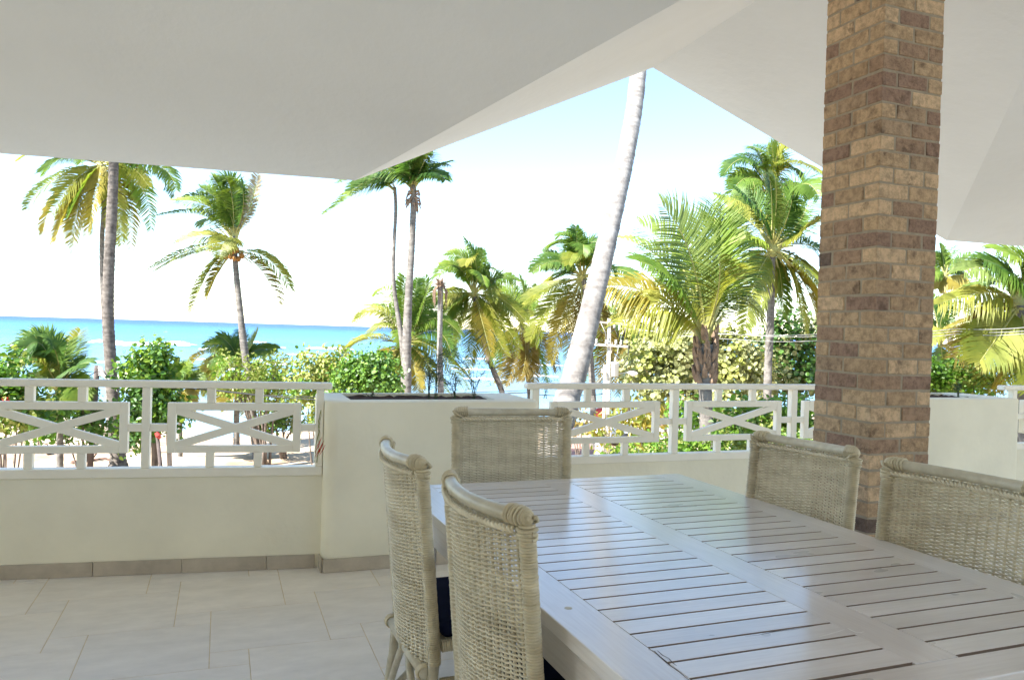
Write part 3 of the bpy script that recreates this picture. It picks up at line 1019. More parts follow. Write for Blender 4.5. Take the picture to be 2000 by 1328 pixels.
# ------------------------------------------------------------------ palms
def qcurve(b, m, t, n):
    """points of the quadratic curve from b to t that passes through m half way"""
    c = m * 2 - (b + t) * 0.5
    return [b * (1 - s) ** 2 + c * (2 * s * (1 - s)) + t * s * s for s in [i / n for i in range(n + 1)]]
FC = {'g': 'fr_g', 'd': 'fr_d', 'y': 'fr_y', 'o': 'fr_o', 'p': 'fr_p', 'b': 'fr_b', 't': 'fr_t'}
def frond(parent, org, b, m, t, col, rr, pairs=44, leaf=.74, wid=.036, droop=.5, wind=Vector((-.16, 0, 0)), bare=.14, rib=.022, ragged=.0):
    n = pairs
    C = qcurve(b - org, m - org, t - org, n)
    L = sum((C[i + 1] - C[i]).length for i in range(n))
    mb = MB()
    mb.tube([C[i] for i in range(0, n + 1, 3)] + [C[n]], [rib * (1 - .88 * i / n) + .002 for i in range(0, n + 1, 3)] + [.002], 4, True, 1)
    roll = rr.uniform(-.35, .35)
    G = Vector((0, 0, -1))
    face = Vector((rr.uniform(-.4, .4), -.55, .75)).normalized()
    vs, fs = [], []
    for i in range(int(n * bare), n + 1):
        s = i / n
        T = (C[min(i + 1, n)] - C[max(i - 1, 0)]).normalized()
        Nn = (face - T * face.dot(T))
        Nn = Nn.normalized() if Nn.length > .05 else T.orthogonal().normalized()
        S = T.cross(Nn).normalized()
        S = (S * math.cos(roll) + Nn * math.sin(roll)).normalized()
        prof = (min(1, (s - bare * .8) / .22 + .35) if s < .4 else 1.0) * (1 - max(0, s - .5) ** 1.7 * 2.15)
        ll = leaf * max(.2, prof)
        for sd in (-1, 1):
            if ragged and rr.random() < ragged: continue
            l = ll * rr.uniform(.82, 1.1)
            fwd = .45 + .55 * s
            dr = droop * (1 - .8 * max(0, -T.z)) * (1 - .5 * max(0, T.z))
            d0 = (T * fwd + S * sd + G * dr * .35 + Nn * .25 + Vector((rr.uniform(-.09, .09), rr.uniform(-.09, .09), rr.uniform(-.09, .09)))).normalized()
            d1 = (d0 + G * dr * rr.uniform(.7, 1.2) + wind).normalized()
            d2 = (d1 + G * dr * rr.uniform(.9, 1.5) + wind * 1.3).normalized()
            p0 = C[i] + T * rr.uniform(-.5, .5) * L / n
            p1 = p0 + d0 * l * .34
            p2 = p1 + d1 * l * .36
            p3 = p2 + d2 * l * .30
            wv = d0.cross(Nn)
            wv = (wv.normalized() if wv.length > .05 else d0.orthogonal().normalized())
            # the blade stands partly on edge, as coconut leaflets do
            wv = (wv * .8 + Nn * .5 * sd).normalized() * wid * .5 * (.7 + .5 * prof)
            k = len(vs)
            vs += [p0 - wv * .5, p0 + wv * .5, p1 - wv, p1 + wv, p2 - wv * .8, p2 + wv * .8, p3]
            fs += [(k, k + 1, k + 3, k + 2), (k + 2, k + 3, k + 5, k + 4), (k + 4, k + 5, k + 6)]
    mb.add(vs, fs, 0)
    o = mb.obj('frond', [M[FC[col]], M['rachis']], parent)
    return o

def trunk_obj(parent, org, pts, mat, ring=.14, n=10, flare=1.0, seed=0):
    """pts: (point, radius) from the crown down to the ground"""
    rr = random.Random(seed)
    P = [p - org for p, r in pts]
    rad = [r for p, r in pts]
    # smooth resampling
    cum = [0]
    for i in range(len(P) - 1): cum.append(cum[-1] + (P[i + 1] - P[i]).length)
    L = cum[-1]
    k = max(8, int(L / ring))
    def ev(s):
        for i in range(len(P) - 1):
            if s <= cum[i + 1] or i == len(P) - 2:
                u = (s - cum[i]) / max(1e-6, cum[i + 1] - cum[i])
                pm = P[max(i - 1, 0)]; p0 = P[i]; p1 = P[i + 1]; pn = P[min(i + 2, len(P) - 1)]
                c = .5 * ((2 * p0) + (p1 - pm) * u + (2 * pm - 5 * p0 + 4 * p1 - pn) * u * u + (3 * p0 - pm - 3 * p1 + pn) * u ** 3)
                return c, rad[i] + (rad[i + 1] - rad[i]) * u
    pts2, r2 = [], []
    for i in range(k):
        j = rr.uniform(.975, 1.03)
        for q, f in ((.05, 1.05), (.8, .965)):
            c, r = ev((i + q) / k * L)
            pts2.append(c); r2.append(r * f * j)
    m = MB(); m.tube(pts2, r2, n)
    return m.obj('trunk', mat, parent, True)

def palm(label, d, crown, trunk, fronds, mat='bark', name='palm_tree', L=4.6, pairs=70, leaf=.88, wid=.044, droop=.5, seed=1, extra=4, base=None, group=None, zspread=.75, ring=.15, rib=.022, dup=.65, grow=1.06):
    """crown: pixel of the crown's middle; trunk: (x, y, width px) from the top down; fronds: (base, middle, tip, colour) in pixels"""
    rr = random.Random(seed)
    c = px(crown[0], crown[1], d)
    last = trunk[-1]
    foot = px(last[0], last[1], d)
    gz = ground_z(foot.x, foot.y)
    org = Vector((foot.x, foot.y, gz))
    t = thing(name, label, 'palm tree', tuple(org), 0, group)
    pts = [(px(x, y, d), w * d / F / 2) for x, y, w in trunk]
    if pts[-1][0].z > gz:
        r = pts[-1][1]
        slope = (pts[-1][0] - pts[-2][0])
        slope = slope * ((gz - .15 - pts[-1][0].z) / min(-.2, slope.z)) * .6 if slope.z < -.2 else Vector((0, 0, 0))
        foot2 = Vector((foot.x + slope.x, foot.y, gz - .15))
        pts.append((foot2, r * 1.12))
    trunk_obj(t, org, pts, M[mat], ring, 10, seed=seed)
    full = []
    for f in fronds:
        gx_ = lambda p: (f[0][0] + (p[0] - f[0][0]) * grow, f[0][1] + (p[1] - f[0][1]) * grow)
        f = (f[0], gx_(f[1]), gx_(f[2])) + tuple(f[3:])
        full.append(f)
        if rr.random() < dup and len(f) < 5:
            j = lambda p, a: (p[0] + rr.uniform(-a, a), p[1] + rr.uniform(-a, a))
            a = math.hypot(f[2][0] - f[0][0], f[2][1] - f[0][1]) * .12
            full.append((j(f[0], 1), j(f[1], a * .6), j(f[2], a), f[3]))
    if fronds:
        hm = MB()
        hs = min(1.0, .55 + .02 * trunk[0][2])
        for f in full:
            b = px(f[0][0], f[0][1], d); e = px(f[1][0], f[1][1], d)
            dv = (e - b); l = dv.length
            dv = dv.normalized()
            q0 = c - org + Vector((rr.uniform(-.06, .06), rr.uniform(-.06, .06), rr.uniform(-.25, -.05)))
            hm.tube([q0, q0.lerp(b - org, .6), b - org + dv * min(.5, l * .3), b - org + dv * min(1.0, l * .6)], [.09 * hs, .075 * hs, .045 * hs, .02], 6)
        hm.obj('leaf_base', M['rachis'], t, True)
    for f in full:
        (bx, by_), (mx, my), (tx, ty), col = f[0], f[1], f[2], f[3]
        q = f[4] if len(f) > 4 else {}
        plen = math.hypot(tx - bx, ty - by_) * d / F
        dz = math.sqrt(max(0, L * L - plen * plen)) * .55 * zspread
        dz *= q.get('s', rr.choice((-1, 1))) * rr.uniform(.4, 1)
        b = px(bx, by_, d)
        m_ = px(mx, my, d + dz * .5)
        t_ = px(tx, ty, d + dz)
        # keep the same picture: points slide along their own line of sight
        o = frond(t, org, b, m_, t_, col, rr, pairs, q.get('leaf', leaf), q.get('wid', wid), q.get('droop', droop), rib=rib, ragged=q.get('ragged', .04), bare=q.get('bare', .14))
    for k in range(extra):
        a = rr.uniform(.15 * PI, .85 * PI) if k % 2 else rr.uniform(1.15 * PI, 1.85 * PI)
        el = rr.uniform(-.2, .9)
        r = L * rr.uniform(.5, .75)
        dirv = Vector((math.cos(a) * .6, math.sin(a), 0)).normalized()
        tip = c + dirv * r * math.cos(el) + Vector((0, 0, r * math.sin(el) * .7 - .3))
        mid = c + dirv * r * .5 * math.cos(el) + Vector((0, 0, r * .5 * math.sin(el) + .45))
        frond(t, org, c, mid, tip, rr.choice('ggy'), rr, pairs, leaf, wid, droop, rib=rib)
    return t, org, c

GP = 'coconut palms along the beach'
# left pair
palm('palm with hanging gold fronds behind the tall trunk at far left', 32, (198, 320),
     [(200, 322, 8), (203, 400, 8), (199, 470, 9), (200, 560, 9), (206, 650, 10), (212, 760, 11)],
     [((197, 322), (107, 352), (62, 402), 'y'), ((194, 322), (122, 372), (90, 447), 'o'), ((192, 322), (142, 384), (114, 460), 'o'),
      ((194, 324), (160, 382), (139, 463), 'o'), ((196, 324), (182, 378), (181, 447), 'y'), ((199, 322), (214, 372), (206, 434), 'd'),
      ((194, 324), (168, 360), (150, 420), 'g'), ((196, 324), (188, 360), (160, 440), 'o'), ((192, 322), (150, 350), (106, 410), 'y'),
      ((200, 320), (246, 322), (285, 362), 'y'), ((200, 322), (264, 352), (290, 440), 'g'), ((199, 324), (240, 374), (253, 474), 'o'),
      ((199, 324), (230, 384), (228, 468), 'y'), ((204, 318), (294, 318), (336, 367), 'd'), ((200, 322), (252, 340), (272, 400), 'y'),
      ((194, 318), (134, 306), (92, 340), 'g'), ((194, 316), (110, 292), (45, 312), 'y'),
      ((198, 315), (180, 240), (120, 235), 'g'), ((198, 315), (220, 235), (280, 240), 'g'), ((198, 315), (200, 230), (215, 180), 'g'), ((198, 315), (250, 270), (325, 290), 'd')],
     seed=2, extra=2, leaf=.80, droop=.7, group=GP)
# tall trunk at the far left, its crown above the eave
palm('tall grey palm trunk at far left, its crown hidden above the eave', 26.5, (223, 150),
     [(223, 160, 17), (222, 320, 18), (218, 420, 20), (213, 520, 21), (211, 620, 22), (217, 720, 23), (224, 800, 24), (229, 870, 26), (231, 905, 34), (231, 918, 44)],
     [((223, 160), (140, 90), (60, 130), 'g'), ((223, 160), (300, 90), (390, 140), 'g'), ((223, 160), (180, 40), (120, 10), 'd'), ((223, 160), (260, 40), (330, 10), 'y'), ((223, 160), (150, 140), (90, 215), 'y'), ((223, 160), (300, 140), (360, 220), 'y')],
     mat='bark_d', seed=3, extra=4, group=GP)
# the leaning windswept palm
B_p = palm('slender palm with swept fronds and a cluster of orange coconuts', 32, (459, 480),
     [(458, 462, 8), (459, 500, 10), (462, 540, 11), (469, 610, 12.5), (477, 680, 14), (487, 750, 15), (494, 815, 16), (501, 868, 19)],
     [((456, 458), (444, 412), (396, 372), 'g'), ((459, 456), (464, 400), (452, 350), 'g'), ((457, 456), (440, 396), (418, 352), 'g'), ((456, 457), (434, 402), (404, 362), 'd'),
      ((461, 458), (480, 410), (492, 372), 'd'), ((460, 458), (474, 406), (470, 362), 'd'), ((462, 462), (488, 404), (501, 342), 't', {'droop': .15, 'leaf': .55}),
      ((452, 468), (402, 424), (318, 424), 'd', {'leaf': .85}), ((454, 464), (408, 402), (355, 394), 'g'), ((450, 474), (406, 460), (355, 474), 'y'),
      ((448, 482), (382, 486), (301, 522), 'y'), ((452, 488), (412, 524), (379, 600), 'y', {'leaf': .9}), ((454, 492), (428, 528), (408, 572), 'o'),
      ((466, 490), (520, 504), (561, 560), 'y', {'leaf': .85}), ((466, 494), (508, 526), (540, 586), 'b', {'ragged': .25}), ((456, 460), (420, 430), (400, 440), 'g'), ((458, 455), (452, 380), (440, 352), 'g')],
     seed=4, extra=1, group=GP, mat='bark', ring=.12)
def coconuts(parent, org, c, n, rad, seed, mat='coconut', spread=.35):
    rr = random.Random(seed)
    for k in range(n):
        me = bpy.data.meshes.get('coconut_' + mat)
        if me is None:
            bm = bmesh.new(); bmesh.ops.create_icosphere(bm, subdivisions=2, radius=1.0)
            for v in bm.verts: v.co.z *= 1.25
            me = bpy.data.meshes.new('coconut_' + mat); bm.to_mesh(me); bm.free(); me.materials.append(M[mat])
            me.polygons.foreach_set('use_smooth', [True] * len(me.polygons))
        p = c - org + Vector((rr.uniform(-1, 1), rr.uniform(-1, .2), rr.uniform(-1, .6))) * spread
        o = link('coconut', me, parent, p, (rr.uniform(-.5, .5), rr.uniform(-.5, .5), 0))
        o.scale = [rad * rr.uniform(.8, 1.15)] * 3
coconuts(B_p[0], B_p[1], px(459, 492, 31.9), 14, .10, 5, spread=.30)
coconuts(B_p[0], B_p[1], px(441, 484, 31.9), 7, .08, 6, spread=.2)
# twin trunks
t_, o_, c_ = palm('taller palm of the joined pair, crown tucked under the eave', 29, (808, 366),
     [(808, 362, 9), (808, 395, 12), (806, 440, 12), (803, 500, 13), (799, 560, 14.5), (796, 620, 16), (794, 690, 18), (793, 770, 21)],
     [((808, 362), (806, 332), (832, 298), 'd'), ((808, 362), (800, 330), (802, 296), 'd'), ((808, 362), (795, 328), (772, 306), 'g'), ((808, 364), (842, 334), (873, 318), 'g'),
      ((808, 364), (838, 340), (866, 352), 'd'), ((806, 366), (762, 336), (672, 358), 'd'), ((808, 362), (822, 330), (838, 300), 'd'), ((806, 364), (778, 336), (720, 326), 'd'), ((808, 360), (825, 300), (860, 250), 'g'), ((808, 360), (780, 290), (730, 260), 'g')],
     seed=7, extra=0, group=GP, leaf=.8, mat='bark', ring=.12, L=3.6)
m = MB()
rr = random.Random(4)
for k in range(26):
    a = rr.uniform(0, 2 * PI); b = c_ + Vector((0, 0, -.25 + rr.uniform(-.4, .15)))
    dv = Vector((math.cos(a), math.sin(a), rr.uniform(-.9, .5)))
    m.tube([b - o_, b - o_ + dv * .22, b - o_ + dv * .3 + Vector((0, 0, -.18))], [.05, .04, .012], 5)
m.obj('dead_sheath', M['fibre'], t_)
palm('thin bent trunk of the joined pair with one long green frond', 29.3, (772, 366),
     [(771, 366, 6), (773, 410, 6.5), (770, 470, 6.5), (768, 530, 7.5), (771, 575, 8), (778, 620, 9), (785, 665, 11), (790, 710, 12), (797, 772, 13)],
     [((771, 368), (738, 358), (643, 415), 'g', {'leaf': .9}), ((771, 368), (742, 350), (690, 372), 'd')],
     seed=8, extra=0, group=GP, ring=.12, mat='bark', L=3.4)
# dead stump palm
t_, o_, c_ = palm('bare pale palm trunk topped by a dead brown tuft', 30, (860, 556),
     [(860, 560, 11), (860, 590, 10), (859, 650, 10), (859, 700, 11), (861, 770, 12)], [], seed=9, extra=0, group=None, mat='bark_l', ring=.12)
m = MB()
rr = random.Random(5)
for k in range(60):
    a = rr.uniform(0, 2 * PI); el = rr.uniform(-.3, 1.0)
    b = c_ - o_ + Vector((0, 0, rr.uniform(-.15, .12)))
    dv = Vector((math.cos(a) * math.cos(el), math.sin(a) * math.cos(el), math.sin(el)))
    l = rr.uniform(.15, .3)
    m.tube([b, b + dv * l * .6, b + dv * l], [.045, .03, .006], 4)
for k in range(30):
    a = rr.uniform(0, 2 * PI); b = c_ - o_ + Vector((math.cos(a) * .12, math.sin(a) * .12, -.05))
    m.tube([b, b + Vector((math.cos(a) * .16, math.sin(a) * .16, -.2)), b + Vector((math.cos(a) * .14, math.sin(a) * .14, -rr.uniform(.5, .95)))], [.03, .024, .006], 4)
m.obj('dead_tuft', M['fibre'], t_)
# bushy palm behind the twin trunks
palm('bushy low palm behind the joined pair of trunks', 39, (792, 668),
     [(790, 672, 12), (789, 720, 12), (790, 775, 13)],
     [((786, 668), (726, 659), (684, 684), 'y'), ((784, 664), (748, 614), (705, 632), 'y'), ((788, 664), (764, 588), (738, 588), 'g'), ((792, 660), (786, 600), (786, 552), 'g'),
      ((796, 662), (816, 606), (838, 568), 'g'), ((795, 660), (806, 596), (818, 558), 'd'), ((796, 664), (840, 634), (862, 662), 'y'), ((796, 670), (842, 680), (897, 748), 'y'),
      ((796, 672), (826, 700), (862, 752), 'y'), ((794, 674), (806, 706), (820, 758), 'o'), ((788, 674), (776, 702), (757, 757), 'y'), ((786, 672), (754, 700), (732, 757), 'o'),
      ((796, 664), (842, 622), (884, 662), 'g'), ((790, 672), (784, 715), (786, 762), 'y'), ((796, 668), (846, 650), (880, 700), 'd'), ((792, 664), (770, 620), (722, 606), 'g'), ((796, 664), (822, 630), (850, 600), 'd')],
     seed=10, grow=1.14, dup=.85, extra=3, group=GP, L=4.4, leaf=.85)
palm('broad-crowned palm with drooping yellow fronds over a leaning trunk', 42, (926, 572),
     [(928, 580, 9), (934, 620, 9), (943, 660, 9.5), (953, 695, 10), (966, 730, 10.5), (981, 768, 11)],
     [((924, 566), (914, 518), (878, 508), 'g'), ((923, 568), (896, 526), (865, 542), 'g'), ((926, 564), (924, 522), (907, 486), 'g'), ((928, 564), (937, 525), (942, 498), 'd'),
      ((929, 566), (948, 538), (954, 528), 'd'), ((929, 568), (964, 546), (1000, 552), 'g'), ((929, 570), (950, 554), (960, 582), 'y'), ((929, 572), (974, 588), (1019, 650), 'y'),
      ((928, 574), (964, 608), (1005, 668), 'y'), ((928, 576), (947, 617), (983, 680), 'y'), ((927, 577), (936, 628), (951, 690), 'o'), ((925, 577), (922, 628), (919, 698), 'y'),
      ((923, 576), (898, 608), (872, 684), 'y'), ((922, 574), (894, 590), (866, 626), 'g'), ((922, 572), (890, 574), (840, 590), 'y'), ((925, 577), (908, 625), (896, 680), 'g'), ((929, 574), (958, 626), (968, 690), 'g'), ((924, 566), (902, 534), (872, 524), 'g')],
     seed=11, grow=1.14, dup=.85, extra=3, group=GP, mat='bark_d')
palm('palm with hanging brown and gold fronds right of the broad-crowned one', 46, (1019, 628),
     [(1020, 634, 8), (1026, 672, 8), (1029, 710, 8.5), (1034, 770, 9)],
     [((1017, 622), (1010, 586), (994, 554), 'g'), ((1020, 622), (1023, 588), (1021, 550), 'd'), ((1021, 622), (1032, 598), (1043, 568), 'g'), ((1016, 624), (994, 582), (966, 578), 'g'),
      ((1016, 628), (992, 608), (962, 640), 'g'), ((1022, 628), (1052, 622), (1085, 662), 'y'), ((1022, 632), (1054, 658), (1083, 712), 'b'), ((1021, 634), (1042, 674), (1062, 736), 'g'),
      ((1020, 636), (1026, 684), (1016, 732), 'b'), ((1017, 635), (1002, 676), (977, 734), 'o'), ((1016, 632), (990, 664), (962, 697), 'o'), ((1019, 636), (1012, 690), (996, 735), 'b'), ((1021, 634), (1034, 690), (1042, 738), 'b'), ((1020, 624), (1040, 604), (1064, 612), 'g')],
     seed=12, grow=1.14, dup=.85, extra=3, group=GP, mat='bark_d')
palm('palm with yellow fronds half hidden by the great leaning trunk', 36, (1138, 540),
     [(1140, 546, 11), (1146, 600, 11), (1152, 680, 12), (1158, 780, 13)],
     [((1136, 534), (1126, 494), (1131, 460), 'g'), ((1135, 535), (1110, 486), (1079, 492), 'd'), ((1139, 534), (1146, 494), (1158, 476), 'd'), ((1140, 534), (1154, 506), (1170, 500), 'g'),
      ((1134, 537), (1094, 514), (1052, 532), 'd'), ((1134, 539), (1102, 534), (1066, 556), 'y'), ((1134, 541), (1082, 564), (1038, 588), 'y'), ((1135, 543), (1088, 592), (1056, 658), 'y'),
      ((1136, 544), (1106, 600), (1086, 680), 'o'), ((1137, 545), (1122, 606), (1112, 678), 'y'), ((1142, 537), (1202, 528), (1231, 548), 'd'), ((1142, 541), (1188, 570), (1238, 640), 'y'),
      ((1142, 544), (1168, 606), (1186, 662), 'o'), ((1142, 545), (1180, 640), (1198, 742), 'b'), ((1136, 534), (1118, 476), (1098, 470), 'g'), ((1137, 545), (1140, 620), (1134, 700), 'b'), ((1135, 538), (1100, 520), (1070, 500), 'd')],
     seed=13, grow=1.14, dup=.85, extra=3, group=GP)
palm('dark palm with brown hanging fronds behind the transformer pole', 45, (1222, 636),
     [(1222, 640, 9), (1224, 700, 9), (1226, 775, 10)],
     [((1222, 638), (1190, 668), (1168, 745), 'b'), ((1222, 638), (1206, 690), (1196, 752), 'b'), ((1222, 638), (1226, 690), (1218, 752), 'd'), ((1222, 638), (1244, 680), (1256, 738), 'b'), ((1222, 636), (1256, 656), (1290, 706), 'd'),
      ((1222, 636), (1188, 636), (1156, 670), 'd'), ((1222, 634), (1196, 612), (1170, 618), 'g'), ((1222, 634), (1222, 604), (1232, 584), 'd'), ((1222, 634), (1250, 612), (1278, 622), 'd'), ((1222, 638), (1180, 680), (1150, 740), 'd'), ((1222, 638), (1236, 700), (1240, 752), 'b')],
     seed=14, extra=2, group=GP, mat='bark_d')
# the great leaning trunk: nearest, base towards the camera
d0, d1 = 8.6, 12.5
base = px(1062, 905, 7.9)
gzb = ground_z(base.x, base.y)
org = Vector((base.x - 1.2, base.y - 1.2, gzb))
t_ = thing('palm_tree', 'great pale palm trunk leaning across the view beyond the railing', 'palm tree', tuple(org), 0, GP)
pts = []
for x, y, w in [(1254, 60, 34), (1247, 135, 36), (1239, 210, 37), (1225, 290, 39), (1206, 380, 41), (1188, 460, 43), (1172, 530, 45), (1155, 602, 48), (1137, 675, 51), (1119, 744, 54), (1106, 785, 56), (1072, 905, 62)]:
    dd = d1 + (d0 - d1) * (y - 135) / (780 - 135)
    pts.append((px(x, y, dd), w * .86 * dd / F / 2))
pts.append((org + Vector((0, 0, -.2)), .24))
trunk_obj(t_, org, pts, M['bark_l'], .075, 20, seed=21)
cr = pts[0][0] + Vector((.1, .4, 1.2))
trunk_obj(t_, org, [(cr, .12), (pts[0][0], pts[0][1])], M['bark_l'], .1, 14, seed=22)
rr = random.Random(23)
for k in range(12):
    a = 2 * PI * k / 12 + .2
    el = rr.uniform(.3, 1.0)
    dv = Vector((math.cos(a), math.sin(a), 0))
    frond(t_, org, cr, cr + dv * 1.5 + Vector((0, 0, 1.2 * el + .5)), cr + dv * 3.2 + Vector((0, 0, .4 + el)), rr.choice('ggy'), rr, 36)
# near palm with very large fronds
J_p = palm('nearest green palm with huge arching fronds left of the pillar', 14.5, (1378, 655),
     [(1380, 672, 30), (1378, 700, 36), (1378, 725, 34), (1377, 745, 27), (1378, 780, 26), (1380, 830, 27), (1383, 880, 28)],
     [((1374, 664), (1318, 596), (1222, 634), 'y', {'leaf': 1.0, 'droop': 1.0, 's': -1}), ((1372, 655), (1276, 578), (1178, 566), 'o', {'leaf': .85, 'droop': .75, 's': -1}), ((1374, 648), (1312, 528), (1214, 474), 'p', {'droop': .35}),
      ((1374, 646), (1330, 522), (1258, 452), 'g', {'droop': .35}), ((1376, 644), (1350, 508), (1300, 416), 'p', {'droop': .2}), ((1377, 642), (1384, 520), (1364, 436), 'g', {'droop': .2}),
      ((1379, 642), (1394, 510), (1392, 408), 'g', {'droop': .2}), ((1381, 644), (1412, 520), (1416, 424), 'g', {'droop': .25}), ((1382, 646), (1424, 548), (1446, 478), 'd', {'droop': .3}),
      ((1382, 652), (1412, 566), (1456, 540), 'p', {'droop': .5}), ((1383, 656), (1432, 588), (1484, 620), 'y', {'droop': .8}), ((1380, 648), (1400, 580), (1404, 510), 'y', {'droop': .4}),
      ((1374, 652), (1318, 560), (1258, 520), 'g', {'droop': .4})],
     seed=15, extra=0, pairs=78, leaf=.88, wid=.028, L=3.4, group=GP, mat='bark', ring=.09, rib=.026, dup=.0)
m = MB(); rr = random.Random(8)
cj = px(1378, 690, 14.5) - J_p[1]
for k in range(80):
    a = rr.uniform(0, 2 * PI); z = rr.uniform(-.62, .30)
    b = cj + Vector((math.cos(a) * .13, math.sin(a) * .13, z))
    m.tube([b, b + Vector((math.cos(a) * .05, math.sin(a) * .05, .12)), b + Vector((math.cos(a) * .10, math.sin(a) * .10, .26))], [.055, .05, .02], 5)
m.obj('dead_sheath', M['fibre'], J_p[0])
palm('tall full-crowned palm just left of the brick pillar', 22, (1510, 486),
     [(1509, 490, 12), (1507, 540, 13), (1506, 600, 14), (1503, 660, 15), (1500, 720, 15), (1498, 790, 16)],
     [((1508, 478), (1508, 404), (1503, 352), 'g', {'droop': .3}), ((1507, 478), (1490, 424), (1473, 362), 'g', {'droop': .3}), ((1511, 478), (1528, 428), (1528, 366), 'g', {'droop': .3}), ((1512, 480), (1536, 430), (1548, 378), 'd', {'droop': .3}),
      ((1506, 480), (1472, 440), (1408, 394), 'y'), ((1506, 482), (1456, 458), (1402, 430), 'g'), ((1506, 484), (1464, 480), (1426, 510), 'd'), ((1513, 480), (1556, 440), (1584, 376), 'g'),
      ((1513, 482), (1566, 458), (1600, 432), 'y'), ((1513, 484), (1570, 478), (1612, 500), 'd'), ((1513, 486), (1566, 520), (1604, 560), 'y'), ((1508, 490), (1478, 544), (1459, 632), 'y'),
      ((1507, 488), (1472, 518), (1427, 566), 'y'), ((1509, 490), (1502, 534), (1488, 600), 'y'), ((1512, 489), (1546, 538), (1570, 640), 'y'), ((1513, 488), (1562, 540), (1590, 612), 'o'),
      ((1510, 478), (1516, 410), (1514, 356), 'p', {'droop': .3}), ((1506, 484), (1440, 470), (1404, 480), 'g'), ((1511, 490), (1524, 544), (1528, 610), 'g'), ((1509, 480), (1482, 420), (1440, 372), 'd')],
     seed=16, extra=1, pairs=84, leaf=.84, wid=.036, group=GP, mat='bark')
palm('palm whose dark windblown crown shows above the full-crowned one', 31, (1500, 366),
     [(1500, 372, 9), (1502, 450, 9), (1504, 560, 10), (1510, 700, 12), (1512, 780, 12)],
     [((1499, 362), (1492, 312), (1472, 290), 'd'), ((1498, 363), (1456, 318), (1420, 344), 'd'), ((1501, 362), (1516, 322), (1522, 298), 'd'), ((1502, 363), (1534, 328), (1560, 350), 'd'), ((1498, 365), (1462, 344), (1436, 374), 'g'),
      ((1502, 366), (1544, 356), (1566, 386), 'g'), ((1502, 365), (1550, 372), (1588, 364), 'd', {'ragged': .5, 'leaf': .45}), ((1499, 362), (1480, 318), (1448, 304), 'd'), ((1500, 362), (1508, 322), (1498, 292), 'g'), ((1498, 368), (1470, 390), (1440, 430), 'g'), ((1502, 368), (1536, 392), (1560, 440), 'g')],
     seed=17, extra=3, group=GP, mat='bark_d')
# right of the pillar
palm('small spindly palm just right of the brick pillar', 35, (1846, 538),
     [(1846, 540, 6), (1845, 570, 6.5), (1849, 620, 8), (1855, 660, 10), (1862, 740, 12)],
     [((1846, 536), (1844, 506), (1836, 480), 'g'), ((1845, 536), (1834, 514), (1824, 498), 'g'), ((1847, 536), (1854, 508), (1862, 484), 'd'), ((1847, 537), (1868, 520), (1892, 502), 'd', {'ragged': .3}), ((1847, 538), (1864, 534), (1882, 532), 'd'),
      ((1847, 540), (1864, 548), (1880, 562), 'o'), ((1845, 540), (1838, 548), (1832, 562), 'o'), ((1847, 540), (1872, 546), (1876, 572), 'd', {'leaf': .3}), ((1845, 538), (1826, 530), (1806, 540), 'g')],
     seed=18, extra=0, L=2.6, leaf=.7, group=GP)
palm('large palm at the right edge with fronds sweeping left', 15, (1992, 590),
     [(1994, 596, 26), (1996, 640, 24), (1998, 700, 24), (2000, 780, 26)],
     [((1989, 580), (1992, 520), (1948, 494), 'g', {'droop': .5}), ((1991, 580), (2000, 520), (1992, 484), 'y', {'droop': .4}), ((1988, 584), (1950, 532), (1890, 532), 'p', {'droop': .6}), ((1988, 586), (1956, 552), (1898, 580), 'd', {'droop': .7}),
      ((1988, 588), (1928, 572), (1842, 594), 'y', {'droop': .9}), ((1988, 592), (1942, 602), (1861, 638), 'o', {'droop': .9}), ((1988, 596), (1946, 632), (1874, 692), 'b', {'droop': .7}), ((1989, 600), (1954, 650), (1918, 700), 'y'),
      ((1990, 602), (1972, 664), (1942, 750), 'o'), ((1992, 604), (1988, 676), (1976, 752), 'o'), ((1994, 580), (2030, 520), (2090, 520), 'g'), ((1996, 590), (2050, 590), (2110, 660), 'y'), ((1996, 596), (2030, 650), (2060, 740), 'y'), ((1990, 582), (1972, 536), (1926, 512), 'g', {'droop': .6}), ((1994, 602), (2004, 670), (2010, 750), 'y')],
     seed=19, extra=0, pairs=68, leaf=.82, wid=.028, L=3.0, group=GP, mat='bark')
palm('low dark palm behind the wires right of the pillar', 30, (1836, 668),
     [(1836, 672, 8), (1836, 700, 9), (1836, 770, 10)],
     [((1836, 666), (1842, 616), (1866, 596), 'd'), ((1836, 666), (1826, 612), (1814, 584), 'd'), ((1836, 668), (1862, 650), (1890, 672), 'd'), ((1836, 670), (1862, 690), (1868, 722), 'g'), ((1836, 670), (1840, 700), (1838, 728), 'd'), ((1836, 666), (1850, 620), (1842, 590), 'd'), ((1836, 668), (1810, 640), (1790, 650), 'g')],
     seed=20, extra=3, group=GP, L=3.2)
